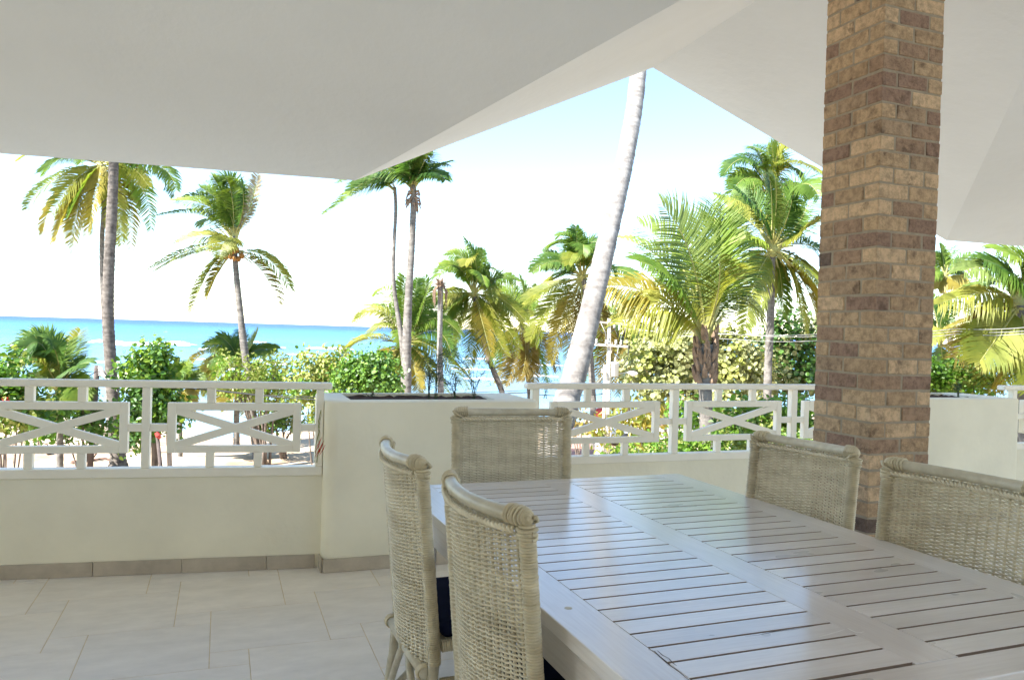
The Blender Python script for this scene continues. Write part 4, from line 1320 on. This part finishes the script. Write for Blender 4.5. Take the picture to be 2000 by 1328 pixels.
# young palms on the left
GYP = 'young palms on the beach'
palm('young stemless palm behind the left railing', 23, (116, 765),
     [(116, 765, 12), (116, 800, 13), (117, 850, 12), (117, 902, 13)],
     [((112, 760), (80, 676), (38, 712), 'd', {'leaf': .8}), ((113, 758), (94, 684), (52, 662), 'g'), ((118, 758), (134, 704), (155, 652), 'y', {'droop': .3}), ((116, 758), (112, 700), (90, 668), 'd'), ((115, 760), (98, 700), (60, 690), 'd'),
      ((118, 760), (140, 724), (170, 712), 'd'), ((116, 756), (126, 700), (132, 672), 'd', {'droop': .3}), ((114, 764), (86, 740), (56, 772), 'g'), ((118, 764), (142, 750), (160, 790), 'g'), ((116, 766), (116, 800), (100, 838), 'd'), ((115, 768), (92, 800), (80, 840), 'g')],
     seed=31, extra=2, L=3.2, leaf=.7, group=GYP, mat='bark')
palm('young palm with gold lower fronds below the coconut palm', 35, (466, 712),
     [(466, 716, 10), (464, 760, 10), (462, 815, 11), (462, 862, 12)],
     [((464, 708), (440, 678), (404, 682), 'g'), ((466, 708), (470, 678), (468, 654), 'd'), ((468, 708), (488, 680), (500, 652), 'p', {'droop': .2}), ((468, 710), (498, 684), (530, 688), 'g'), ((463, 712), (408, 690), (376, 720), 'o', {'leaf': .8}),
      ((464, 714), (432, 724), (404, 770), 'o'), ((466, 716), (450, 750), (436, 790), 'o'), ((464, 712), (426, 708), (388, 748), 'y'), ((468, 714), (496, 726), (510, 770), 'g'), ((466, 716), (474, 756), (476, 800), 'o'), ((466, 708), (456, 680), (430, 662), 'g')],
     seed=32, extra=2, L=3.4, leaf=.8, group=GYP)
palm('small green palm tip between the round bush and the young palm', 31, (352, 762),
     [(352, 766, 8), (352, 800, 8), (352, 880, 9)],
     [((352, 760), (362, 732), (376, 716), 'g'), ((352, 760), (350, 732), (340, 716), 'g'), ((352, 762), (372, 742), (392, 742), 'd'), ((352, 762), (334, 742), (316, 750), 'd'), ((352, 764), (366, 772), (376, 800), 'o'), ((352, 764), (342, 784), (334, 812), 'g')],
     seed=33, extra=3, L=2.2, leaf=.6, group=GYP)

# ------------------------------------------------------------------ shrubs and small trees
def leaf_pt(mb, p, nrm, size, rr, roundness):
    a = nrm.orthogonal().normalized()
    q = rr.uniform(0, 2 * PI)
    a = (Matrix.Rotation(q, 3, nrm) @ a)
    b = nrm.cross(a)
    l, w = size, size * roundness
    fold = nrm * size * rr.uniform(.05, .22)
    if roundness > .7:
        v = [p, p + a * l * .25 + b * w * .46 + fold, p + a * l * .75 + b * w * .46 + fold, p + a * l, p + a * l * .75 - b * w * .46 + fold, p + a * l * .25 - b * w * .46 + fold]
        return v, [(0, 1, 2, 3), (0, 3, 4, 5)]
    v = [p, p + a * l * .5 + b * w * .5 + fold, p + a * l - nrm * size * .1, p + a * l * .5 - b * w * .5 + fold]
    return v, [(0, 1, 2), (0, 2, 3)]
def shrub(label, cat, name, d, blobs, leaves, size, mat, seed, stems=5, roundness=.9, root=None, group=None, deep=.8, srad=.03, mat2=None, share2=.25):
    """blobs: (x, y, rx, ry) in pixels at distance d"""
    rr = random.Random(seed)
    rx, ry = root if root else (sum(b[0] for b in blobs) / len(blobs), max(b[1] + b[3] for b in blobs))
    f = px(rx, ry, d)
    org = Vector((f.x, f.y, ground_z(f.x, f.y)))
    t = thing(name, label, cat, tuple(org), 0, group)
    tot = sum(b[2] * b[3] for b in blobs)
    for part, mt, shr in (('foliage', mat, 1.0 if not mat2 else 1 - share2), ('foliage', mat2, share2)):
        if mt is None: continue
        vs, fs = [], []
        for (bx, by_, bw, bh) in blobs:
            dd = d + rr.uniform(-.5, .5) * deep
            c = px(bx, by_, dd) - org
            ex, ez = bw * dd / F, bh * dd / F
            ey = (ex * .6 + ez * .4) * deep
            n = int(leaves * shr * bw * bh / tot)
            # clusters of leaves on twig ends inside the blob
            ncl = max(4, n // 14)
            for k in range(ncl):
                v = Vector((rr.gauss(0, 1), rr.gauss(0, 1), rr.gauss(0, 1))).normalized()
                r = rr.uniform(.3, 1.0) ** .6 * (1 + .22 * math.sin(v.x * 5 + bx) * math.sin(v.z * 6 + by_) + (.25 if rr.random() < .08 else 0))
                cc = c + Vector((v.x * ex, v.y * ey, v.z * ez)) * r
                outw = (v + Vector((0, 0, .5)) + Vector((-.25, -.2, 0))).normalized()
                for q in range(14):
                    p = cc + Vector((rr.gauss(0, 1), rr.gauss(0, 1), rr.gauss(0, 1))) * size * 1.15
                    nrm = (outw + Vector((rr.gauss(0, 1), rr.gauss(0, 1), rr.gauss(0, 1))) * .55).normalized()
                    lv, lf = leaf_pt(None, p, nrm, size * rr.uniform(.5, 1.35), rr, roundness)
                    b0 = len(vs)
                    vs += lv
                    fs += [tuple(i + b0 for i in f_) for f_ in lf]
        m = MB(); m.add(vs, fs)
        m.obj(part, M[mt], t)
    if stems:
        m = MB()
        for k in range(stems):
            b = blobs[k % len(blobs)]
            c = px(b[0] + rr.uniform(-.4, .4) * b[2], b[1] + rr.uniform(-.5, .3) * b[3], d) - org
            st = Vector((rr.uniform(-.15, .15), rr.uniform(-.15, .15), -.1))
            mid = st.lerp(c, .5) + Vector((rr.uniform(-.2, .2), rr.uniform(-.2, .2), .1))
            pt = qcurve(st, mid, c, 6)
            m.tube(pt, [srad * (1 - .8 * i / 6) + .004 for i in range(7)], 6)
            for q in range(4):
                a = pt[3 + q % 3]
                e = a + Vector((rr.uniform(-1, 1), rr.uniform(-1, 1), rr.uniform(-.1, 1))) * b[2] * d / F * .55
                m.tube([a, a.lerp(e, .5) + Vector((0, 0, .05)), e], [srad * .35, srad * .25, .004], 5)
        m.obj('stems', M['stem'], t, True)
    return t
shrub('bright green rounded bush at the far left behind the railing', 'bush', 'leafy_bush', 19, [(18, 735, 55, 42), (10, 800, 62, 48), (60, 800, 45, 45), (-30, 770, 60, 60)], 3800, .13, 'lf_bright', 41, 6, .8, (20, 905), mat2='lf_yell', share2=.3)
shrub('dark low scrub between the young palm and the tall trunk', 'bush', 'leafy_bush', 25, [(155, 800, 38, 42), (185, 830, 30, 34), (95, 840, 45, 22), (150, 752, 26, 20)], 2200, .13, 'lf_dark', 42, 6, .8, (160, 900), mat2='lf_bright', share2=.35)
shrub('rounded dark green almond tree right of the tall trunk', 'tree', 'almond_tree', 23, [(292, 712, 40, 36), (262, 735, 34, 32), (318, 738, 34, 34), (285, 780, 48, 30), (330, 800, 30, 45), (265, 840, 26, 40), (310, 700, 20, 26)], 4600, .15, 'lf_dark', 43, 7, .75, (296, 905), mat2='lf_bright', share2=.45, srad=.05)
shrub('airy yellow-green sea tree behind the slender coconut trunk', 'tree', 'shore_tree', 30, [(452, 715, 36, 20), (500, 740, 62, 34), (540, 712, 40, 20), (560, 745, 42, 26), (455, 752, 48, 26), (520, 770, 60, 24)], 3000, .15, 'lf_yell', 44, 9, .7, (520, 865), mat2='lf_bright', share2=.35, srad=.06)
shrub('pale yellow-green bush left of the planter box', 'bush', 'shore_bush', 27, [(612, 720, 42, 32), (640, 745, 40, 40), (600, 760, 40, 36), (655, 705, 30, 28), (625, 800, 26, 40)], 3200, .13, 'lf_yell', 45, 7, .75, (625, 890), mat2='lf_bright', share2=.3)
shrub('dark green bush rising behind the planter box', 'bush', 'leafy_bush', 23, [(705, 725, 48, 32), (740, 745, 42, 36), (690, 755, 52, 30), (735, 712, 34, 24)], 3400, .12, 'lf_dark', 46, 7, .8, (715, 850), mat2='lf_bright', share2=.4)
shrub('small dark tree standing on the sand seen through the railing', 'tree', 'almond_tree', 32, [(540, 815, 38, 18), (555, 795, 34, 20), (575, 830, 22, 14), (520, 835, 18, 10)], 1300, .15, 'lf_dark', 47, 4, .75, (558, 866), mat2='lf_olive', share2=.3, srad=.07)
H_L = 'lf_olive'
shrub('broad sea grape hedge of round pale leaves behind the right railing', 'hedge', 'sea_grape_hedge', 25, [(1260, 715, 50, 48), (1310, 690, 56, 48), (1360, 715, 56, 60), (1420, 690, 56, 56), (1300, 760, 66, 34), (1400, 760, 66, 40), (1460, 720, 50, 56), (1345, 665, 40, 32), (1275, 670, 26, 24)], 7600, .15, 'lf_olive', 48, 10, .95, (1360, 860), mat2='lf_yell', share2=.3)
shrub('darker tall hedge beside the brick pillar behind the palm trunks', 'hedge', 'sea_grape_hedge', 26.5, [(1530, 660, 46, 56), (1575, 700, 46, 66), (1510, 735, 50, 46), (1560, 750, 50, 40), (1600, 650, 40, 50), (1500, 690, 36, 46)], 4400, .15, 'lf_olive', 49, 8, .9, (1540, 860), mat2='lf_dark', share2=.5)
shrub('bright low hedge just beyond the right railing', 'hedge', 'clipped_hedge', 12.5, [(1215, 888, 26, 16), (1260, 884, 44, 22), (1320, 878, 50, 30), (1380, 880, 50, 34), (1440, 880, 50, 36), (1350, 905, 140, 24), (1500, 880, 60, 40), (1560, 880, 50, 40)], 5200, .085, 'lf_bright', 50, 6, .7, (1360, 960), mat2='lf_yell', share2=.45)
shrub('deep green bush behind the bright low hedge', 'bush', 'leafy_bush', 16, [(1340, 820, 28, 34), (1440, 815, 46, 36), (1500, 820, 50, 40), (1395, 830, 30, 30), (1560, 820, 46, 44)], 2600, .11, 'lf_bright', 51, 6, .8, (1440, 900), mat2='lf_dark', share2=.4)
shrub('yellow-leaved garden shrub seen through the right railing', 'shrub', 'croton_shrub', 24, [(1250, 828, 22, 16), (1232, 818, 14, 10), (1272, 838, 16, 14), (1180, 842, 16, 10)], 420, .26, 'fr_o', 52, 4, .45, (1250, 868), mat2='lf_yell', share2=.4)
shrub('green hedge above the far planter box right of the pillar', 'hedge', 'leafy_hedge', 17, [(1850, 735, 50, 36), (1890, 720, 44, 28), (1920, 740, 40, 30), (1835, 755, 44, 24), (1880, 760, 60, 20), (1790, 735, 50, 40)], 3000, .10, 'lf_bright', 53, 6, .75, (1870, 850), mat2='lf_yell', share2=.3)
shrub('reddish brown scrub left of the bright low hedge', 'bush', 'dry_scrub', 27, [(1120, 812, 22, 12), (1140, 830, 20, 10), (1205, 806, 26, 14)], 420, .14, 'fr_b', 54, 4, .7, (1140, 850), mat2='lf_olive', share2=.4)
# shoots in the planters
def wisp(label, px_, py_, d, h, n, seed, lean=0.0, group=None, mat='lf_wisp', fan=.55):
    rr = random.Random(seed)
    b = px(px_, py_, d)
    org = Vector((b.x, b.y, .92))
    t = thing('wispy_plant', label, 'plant', tuple(org), 0, group)
    m = MB()
    for k in range(n):
        a = rr.uniform(0, 2 * PI)
        hh = h * rr.uniform(.55, 1.05)
        sp = hh * rr.uniform(.2, 1) * fan
        tip = Vector((math.cos(a) * sp + lean * hh, math.sin(a) * sp * .35, hh * rr.uniform(.6, 1)))
        mid = Vector((tip.x * .3, tip.y * .3, hh * .72))
        pt = qcurve(Vector((rr.uniform(-.012, .012), rr.uniform(-.012, .012), 0)), mid, tip, 8)
        m.tube(pt, [.0024 * (1 - .7 * i / 8) for i in range(9)], 4)
        for q in range(2, 9):
            for s in range(3):
                e = pt[q] + Vector((rr.uniform(-1, 1), rr.uniform(-.6, .6), rr.uniform(-.3, .9))) * h * .13
                m.tube([pt[q], e], [.0013, .0007], 3)
    m.obj('shoots', M[mat], t)
    return t
dP = 4.95
wisp('upright tuft of dark shoots in the middle of the planter box', 838, 778, dP, .34, 7, 61, 0, None, fan=.35)
wisp('bushy feathery shoot left of the pale stump trunk in the planter', 850, 778, dP, .40, 7, 62, .1, None, fan=.5)
wisp('curving wispy plant right of the middle of the planter', 888, 779, dP, .30, 8, 63, -.2, None, fan=1.2)
wisp('feathery arching plant near the right end of the planter soil', 926, 779, dP, .38, 10, 64, .1, None, fan=1.1)
wisp('small dark seedlings near the left end of the planter soil', 724, 776, dP, .07, 9, 65, 0, None, fan=1.2)
wisp('thin dark shoots in the far planter box by the pillar', 1872, 772, 6.4, .22, 7, 66, -.1, None, fan=.5)
wisp('sparse seedling beside the right railing end', 1064, 800, 5.6, .17, 4, 67, 0, None, fan=.8)
# trailing sprig on the railing post
rr = random.Random(71)
b = px(627, 800, 4.36)
t_ = thing('trailing_sprig', 'thin trailing sprig with red tips beside the left railing end post', 'plant', tuple(b))
m = MB()
for k in range(4):
    pt = [Vector((0, 0, 0))]
    for i in range(9): pt.append(pt[-1] + Vector((rr.uniform(-.008, .006), rr.uniform(-.004, .004), -.033)))
    m.tube(pt, .0014, 4)
m.obj('stem', M['lf_yell'], t_)
m = MB()
for k in range(7):
    q = Vector((rr.uniform(-.03, .0), rr.uniform(-.01, .01), rr.uniform(-.30, -.20)))
    m.tube([q, q + Vector((.02, 0, .035)), q + Vector((.03, 0, .06))], [.001, .003, .0008], 4)
m.obj('red_tip', M['red'], t_)

# ------------------------------------------------------------------ poles, wires, lamp
def wire(label, pts, r, mat='cable_dark', group=None, sag=.2):
    m = MB()
    P = []
    for i in range(len(pts) - 1):
        a, b = pts[i], pts[i + 1]
        for k in range(14):
            s = k / 14
            P.append(a.lerp(b, s) + Vector((0, 0, -sag * 4 * s * (1 - s))))
    P.append(pts[-1])
    org = P[0].copy()
    m.tube([p - org for p in P], r, 5)
    o = m.obj('overhead_cable', M[mat], None, True, tuple(org))
    return tag(o, label, 'cable', group)
# transformer pole
dT = 24.0
f = px(1190, 862, dT); org = Vector((f.x, f.y, ground_z(f.x, f.y)))
tp = thing('utility_pole', 'pale concrete utility pole with crossarms and a grey transformer can', 'utility pole', tuple(org))
def L(x, y, dd=0): return px(x, y, dT + dd) - org
m = MB(); top = L(1190, 622); m.tube([Vector((0, 0, -.2)), top], [.075, .06], 10); m.obj('pole', M['concrete'], tp, True)
sp_ = thing('utility_pole', 'second slimmer pale pole close beside the transformer pole', 'utility pole', tuple(org + Vector((-.13, .12, 0))))
m = MB(); m.tube([Vector((-.02, 0, -.2)), L(1182, 712, .1) + Vector((.13, -.12, 0))], [.055, .05], 10); m.obj('pole', M['concrete'], sp_, True)
def arm(x0, y0, x1, y1, mat, w=.05):
    m = MB(); m.tube([L(x0, y0, -.1), L(x1, y1, -.1)], w, 4); return m.obj('crossarm', M[mat], tp)
arm(1160, 628, 1246, 636, 'greywood', .045)
arm(1153, 672, 1226, 677, 'concrete', .05)
for x, y in ((1167, 634), (1200, 636), (1210, 640), (1240, 640), (1165, 666), (1184, 668), (1203, 668), (1213, 669)):
    m = MB(); c = L(x, y, -.12)
    m.tube([c + Vector((0, 0, -.07)), c + Vector((0, 0, -.03)), c, c + Vector((0, 0, .03)), c + Vector((0, 0, .07))], [.05, .025, .05, .025, .04], 8)
    m.obj('insulator', M['porcelain'], tp, True)
m = MB(); c = L(1201, 722, -.2)
m.tube([c + Vector((0, 0, -.20)), c + Vector((0, 0, -.19)), c + Vector((0, 0, .17)), c + Vector((0, 0, .18)), c + Vector((0, 0, .22)), c + Vector((0, 0, .235))], [.10, .115, .115, .13, .13, .04], 14)
cn = m.obj('transformer_can', M['galv'], tp, True)
m = MB(); m.tube([c + Vector((0, 0, .23)), c + Vector((0, 0, .30)), c + Vector((.01, 0, .38))], [.035, .03, .02], 8); m.obj('bushing', M['porcelain'], cn, True)
m = MB(); m.tube([L(1178, 724, -.12) + Vector((0, 0, -.06)), L(1178, 724, -.12) + Vector((0, 0, .07))], [.07, .05], 8); m.obj('switch_box', M['porcelain'], tp)
for k, P in enumerate([[(1201, 700), (1206, 690), (1208, 676)], [(1213, 668), (1222, 662), (1230, 668), (1226, 700), (1216, 716)], [(1174, 632), (1182, 648), (1184, 664)], [(1200, 640), (1206, 655), (1212, 668)],
                       [(1178, 730), (1184, 738), (1200, 736), (1208, 728)], [(1166, 636), (1176, 650), (1190, 652), (1204, 640)], [(1178, 732), (1172, 742), (1164, 750)]]):
    m = MB(); m.tube([L(x, y, -.15) for x, y in P], .011, 5); m.obj('jumper_wire', M['cable_pale' if k % 2 == 0 else 'cable_dark'], tp, True)
m = MB(); m.tube([L(1196, 668, -.06), L(1194, 690, -.06)], .014, 5); m.obj('arm_brace', M['greywood'], tp)
# street lamp on a bracket
lo = L(1208, 730, -.1) + org
lt = thing('street_lamp', 'white street lamp head on a thin bracket right of the transformer', 'street lamp', tuple(lo))
m = MB(); m.tube([Vector((-.15, 0, -.03)), px(1228, 727, dT - .1) - lo], .012, 6); m.obj('bracket', M['galv'], lt, True)
m = MB(); a = px(1226, 727.5, dT - .1) - lo; b = px(1246, 729, dT - .1) - lo
m.tube([a, a.lerp(b, .15), a.lerp(b, .5) + Vector((0, 0, -.03)), a.lerp(b, .85) + Vector((0, 0, -.02)), b], [.02, .05, .085, .06, .012], 10)
m.obj('lamp_head', M['whitepaint'], lt, True)
GW = 'wires strung from the poles'
pr = lambda x, y, d: px(x, y, d)
wire('pale wire running right from the upper crossarm, topmost of three', [pr(1246, 634, dT - .1), pr(1420, 652, 20), pr(1640, 650, 17), pr(1870, 642, 15), pr(2060, 632, 13)], .007, 'cable_pale', None, .05)
wire('pale wire crossing behind the pillar, middle of three', [pr(1212, 640, dT - .1), pr(1440, 653, 21), pr(1640, 655, 18), pr(1870, 647, 15.5), pr(2060, 640, 13)], .007, 'cable_pale', None, .05)
wire('pale wire crossing behind the pillar, lowest of three', [pr(1240, 641, dT - .1), pr(1440, 663, 20.5), pr(1640, 662, 17.5), pr(1870, 652, 15.2), pr(2060, 644, 13)], .007, 'cable_pale', None, .06)
wire('thin dark wire sagging from the transformer to the right', [pr(1208, 716, dT - .2), pr(1262, 724, 24), pr(1330, 738, 24)], .006, 'cable_dark', None, .03)
# wooden poles at left
def wood_pole(label, top, bot, d, r, mat):
    f = px(bot[0], bot[1], d); org = Vector((f.x, f.y, ground_z(f.x, f.y)))
    t = thing('utility_pole', label, 'utility pole', tuple(org))
    m = MB(); m.tube([Vector((0, 0, -.2)), px(top[0], top[1], d) - org], [r * 1.1, r], 9)
    m.obj('pole', M[mat], t, True)
    return t, org
w1, o1 = wood_pole('dark wooden pole with bunched cables left of the tall trunk', (190, 714), (174, 905), 25, .085, 'darkwood')
m = MB(); rr = random.Random(9)
for k in range(5):
    a = px(192, 716 + k * 4, 24.9) - o1; b = px(208 + k * 2, 734 + k * 5, 24.8) - o1
    m.tube([a, a.lerp(b, .4) + Vector((0, 0, .10)), b], .022, 6)
m.obj('cable_bundle', M['cable_pale'], w1, True)
w2, o2 = wood_pole('grey pole with a dark sleeve behind the railing post', (326, 768), (336, 915), 24, .07, 'greywood')
m = MB(); m.tube([px(318, 790, 23.9) - o2, px(314, 828, 23.9) - o2], .09, 8); m.obj('dark_sleeve', M['darkwood'], w2, True)
w3, o3 = wood_pole('dark leaning stick with a red tip behind the railing post', (307, 848), (328, 905), 22, .05, 'darkwood')
m = MB(); c = px(309, 851, 21.9) - o3
m.tube([c + Vector((-.06, 0, .09)), c, c + Vector((.05, 0, -.08))], [.05, .075, .03], 7); m.obj('red_tip', M['redpaint'], w3)
wire('thick pale cable sagging between the two left poles', [pr(192, 718, 24.9), pr(238, 762, 24.5), pr(290, 782, 24.2), pr(326, 772, 24)], .025, 'cable_pale', None, .05)
wire('thin pale cable sagging between the two left poles, the lower one', [pr(192, 722, 24.9), pr(250, 784, 24.5), pr(280, 796, 24.2), pr(316, 790, 24)], .012, 'cable_pale', None, .04)
wire('dark wire running left from the bunched cables', [pr(190, 724, 25), pr(100, 770, 22), pr(-40, 776, 19)], .014, 'cable_dark', None, .05)
wire('dark wire behind the left railing running to the planter, upper one', [pr(326, 772, 24), pr(340, 756, 24), pr(420, 763, 24), pr(520, 774, 24), pr(640, 782, 23.5), pr(1040, 766, 22)], .016, 'cable_dark', None, .0)
wire('dark wire behind the left railing running to the planter, lower one', [pr(192, 732, 25), pr(240, 738, 24.6), pr(330, 752, 24.2), pr(520, 772, 24), pr(640, 776, 23.6), pr(1040, 762, 22)], .011, 'cable_dark', None, .0)
wire('thin dark wire low behind the right railing', [pr(1040, 770, 22), pr(1130, 772, 22.5), pr(1185, 768, dT)], .012, 'cable_dark', None, .02)

# ------------------------------------------------------------------ things on the sand and in the garden
def log(label, pts, d, r, seed, name='fallen_branch'):
    P = [pz(x, y, GZ + .12) for x, y in pts]
    org = P[0].copy()
    t = thing(name, label, 'branch', tuple(org))
    rr = random.Random(seed)
    m = MB()
    m.tube([p - org for p in P], [r * (1 - .5 * i / len(P)) for i in range(len(P))], 8)
    for k in range(5):
        a = P[rr.randrange(len(P))] - org
        m.tube([a, a + Vector((rr.uniform(-.4, .4), rr.uniform(-.3, .3), rr.uniform(.2, .5))), a + Vector((rr.uniform(-.8, .8), rr.uniform(-.5, .5), rr.uniform(.3, .9)))], [r * .4, r * .3, .01], 5)
    m.obj('branch', M['drift'], t, True)
log('brown fallen branch lying on the sand left of the tall trunk base', [(140, 906), (175, 902), (205, 898), (228, 904)], 29, .13, 3)
log('crooked dry branches on the sand below the young palm', [(76, 872), (96, 886), (110, 878), (122, 866)], 32, .08, 4)
# terracotta path and kerb stones
pa = link('garden_path', None, None, tuple(pz(1160, 880, GZ + .02)))
tag(pa, kind='structure')
po = Vector(pa.location)
rr = random.Random(5)
e0, e1 = pz(1130, 905, GZ + .05), pz(1150, 838, GZ + .05)
dirp = (e1 - e0).normalized(); side = Vector((dirp.y, -dirp.x, 0))
hd = math.atan2(dirp.y, dirp.x)
np_ = 11
for i in range(np_):
    for j in range(2):
        c = e0 + dirp * (i + .5) * ((e1 - e0).length / np_) + side * (-1.3 + 2.4 * j * .58)
        link('paver', bevbox((e1 - e0).length / np_ - .03, 1.35, .08, .01, M['paver'], 1), pa, c - po, (0, 0, hd))
for i in range(14):
    c = e0 + dirp * (i + .5) * ((e1 - e0).length / 14) + side * 1.0
    link('kerb_stone', bevbox((e1 - e0).length / 14 - .12, .25, .35, .03, M['kerb'], 1, .02, i % 3), pa, c - po + Vector((0, 0, .05)), (0, 0, hd + rr.uniform(-.05, .05)))
# white car parked beyond the garden
cp = pz(1262, 830, GZ); cp = px(1262, 822, 38)
cp.z = ground_z(cp.x, cp.y)
car = thing('parked_car', 'pale blue and white car half hidden behind the yellow shrub', 'car', tuple(cp), .25)
m = MB()
prof = [(-2.1, .35), (-2.1, .8), (-1.75, .92), (-1.2, 1.0), (-.75, 1.45), (.75, 1.48), (1.45, 1.02), (2.0, .9), (2.1, .7), (2.1, .35)]
n = len(prof)
m.add([(x, -.8, z) for x, z in prof] + [(x, .8, z) for x, z in prof], [tuple(range(n)), tuple(reversed(range(n, 2 * n)))] + [(i, i + n, (i + 1) % n + n, (i + 1) % n) for i in range(n)])
m.obj('body', M['whitepaint'], car)
part_box('side_window', car, -.85, -.05, -.812, -.802, 1.03, 1.38, M['glass'], 0, 1)
part_box('side_window', car, .02, .85, -.812, -.802, 1.03, 1.38, M['glass'], 0, 1)
for x in (-1.35, 1.35):
    for y in (-.78, .78):
        m = MB(); m.tube([(x, y - .1, .32), (x, y + .1, .32)], .32, 16); m.obj('wheel', M['tyre'], car, True)
# red-topped white post and a thatched shelter
rp_ = px(1174, 812, 33); gz_ = ground_z(rp_.x, rp_.y)
t_ = thing('marker_post', 'white post with a red top behind the transformer pole', 'post', (rp_.x, rp_.y, gz_))
hz = px(1174, 797, 33).z - gz_
m = MB(); m.tube([(0, 0, -.1), (0, 0, hz - .45)], .22, 12); m.obj('white_shaft', M['whitepaint'], t_, True)
m = MB(); m.tube([(0, 0, hz - .449), (0, 0, hz - .05), (0, 0, hz)], [.23, .23, .15], 12); m.obj('red_top', M['redpaint'], t_, True)
tb = px(1300, 815, 30); gz_ = ground_z(tb.x, tb.y)
t_ = thing('thatched_shelter', 'thatched beach shelter with hanging dry palm roof behind the right railing', 'shelter', (tb.x, tb.y, gz_))
zt_ = px(1300, 786, 30).z - gz_
m = MB(); rr = random.Random(12)
for k in range(260):
    a = rr.uniform(0, 2 * PI); r0 = rr.uniform(.05, .5); r1 = r0 + rr.uniform(.3, .7)
    z0 = zt_ - r0 * .7; z1 = zt_ - r1 * .75 - rr.uniform(0, .25)
    p, q = Vector((math.cos(a) * r0, math.sin(a) * r0, z0)), Vector((math.cos(a) * r1, math.sin(a) * r1, z1))
    w_ = Vector((-math.sin(a), math.cos(a), 0)) * .035
    m.add([p - w_, p + w_, q + w_, q - w_ * .3], [(0, 1, 2, 3)])
m.obj('thatch', M['thatch'], t_)
m = MB(); m.tube([(0, 0, -.1), (0, 0, zt_ - .05)], .07, 8); m.obj('post', M['greywood'], t_, True)
# red blossoms on the left bush
bl = px(6, 781, 18.4)
t_ = thing('red_blossoms', 'cluster of small red blossoms at the left edge above the railing panel', 'flowers', tuple(bl))
m = MB(); rr = random.Random(13)
for k in range(60):
    p = Vector((rr.gauss(0, .09), rr.gauss(0, .05), rr.gauss(0, .035)))
    nrm = Vector((rr.gauss(0, 1), -1, rr.gauss(0, 1))).normalized()
    lv, lf = leaf_pt(None, p, nrm, .05, rr, .8); m.add(lv, lf)
m.obj('petals', M['red'], t_)
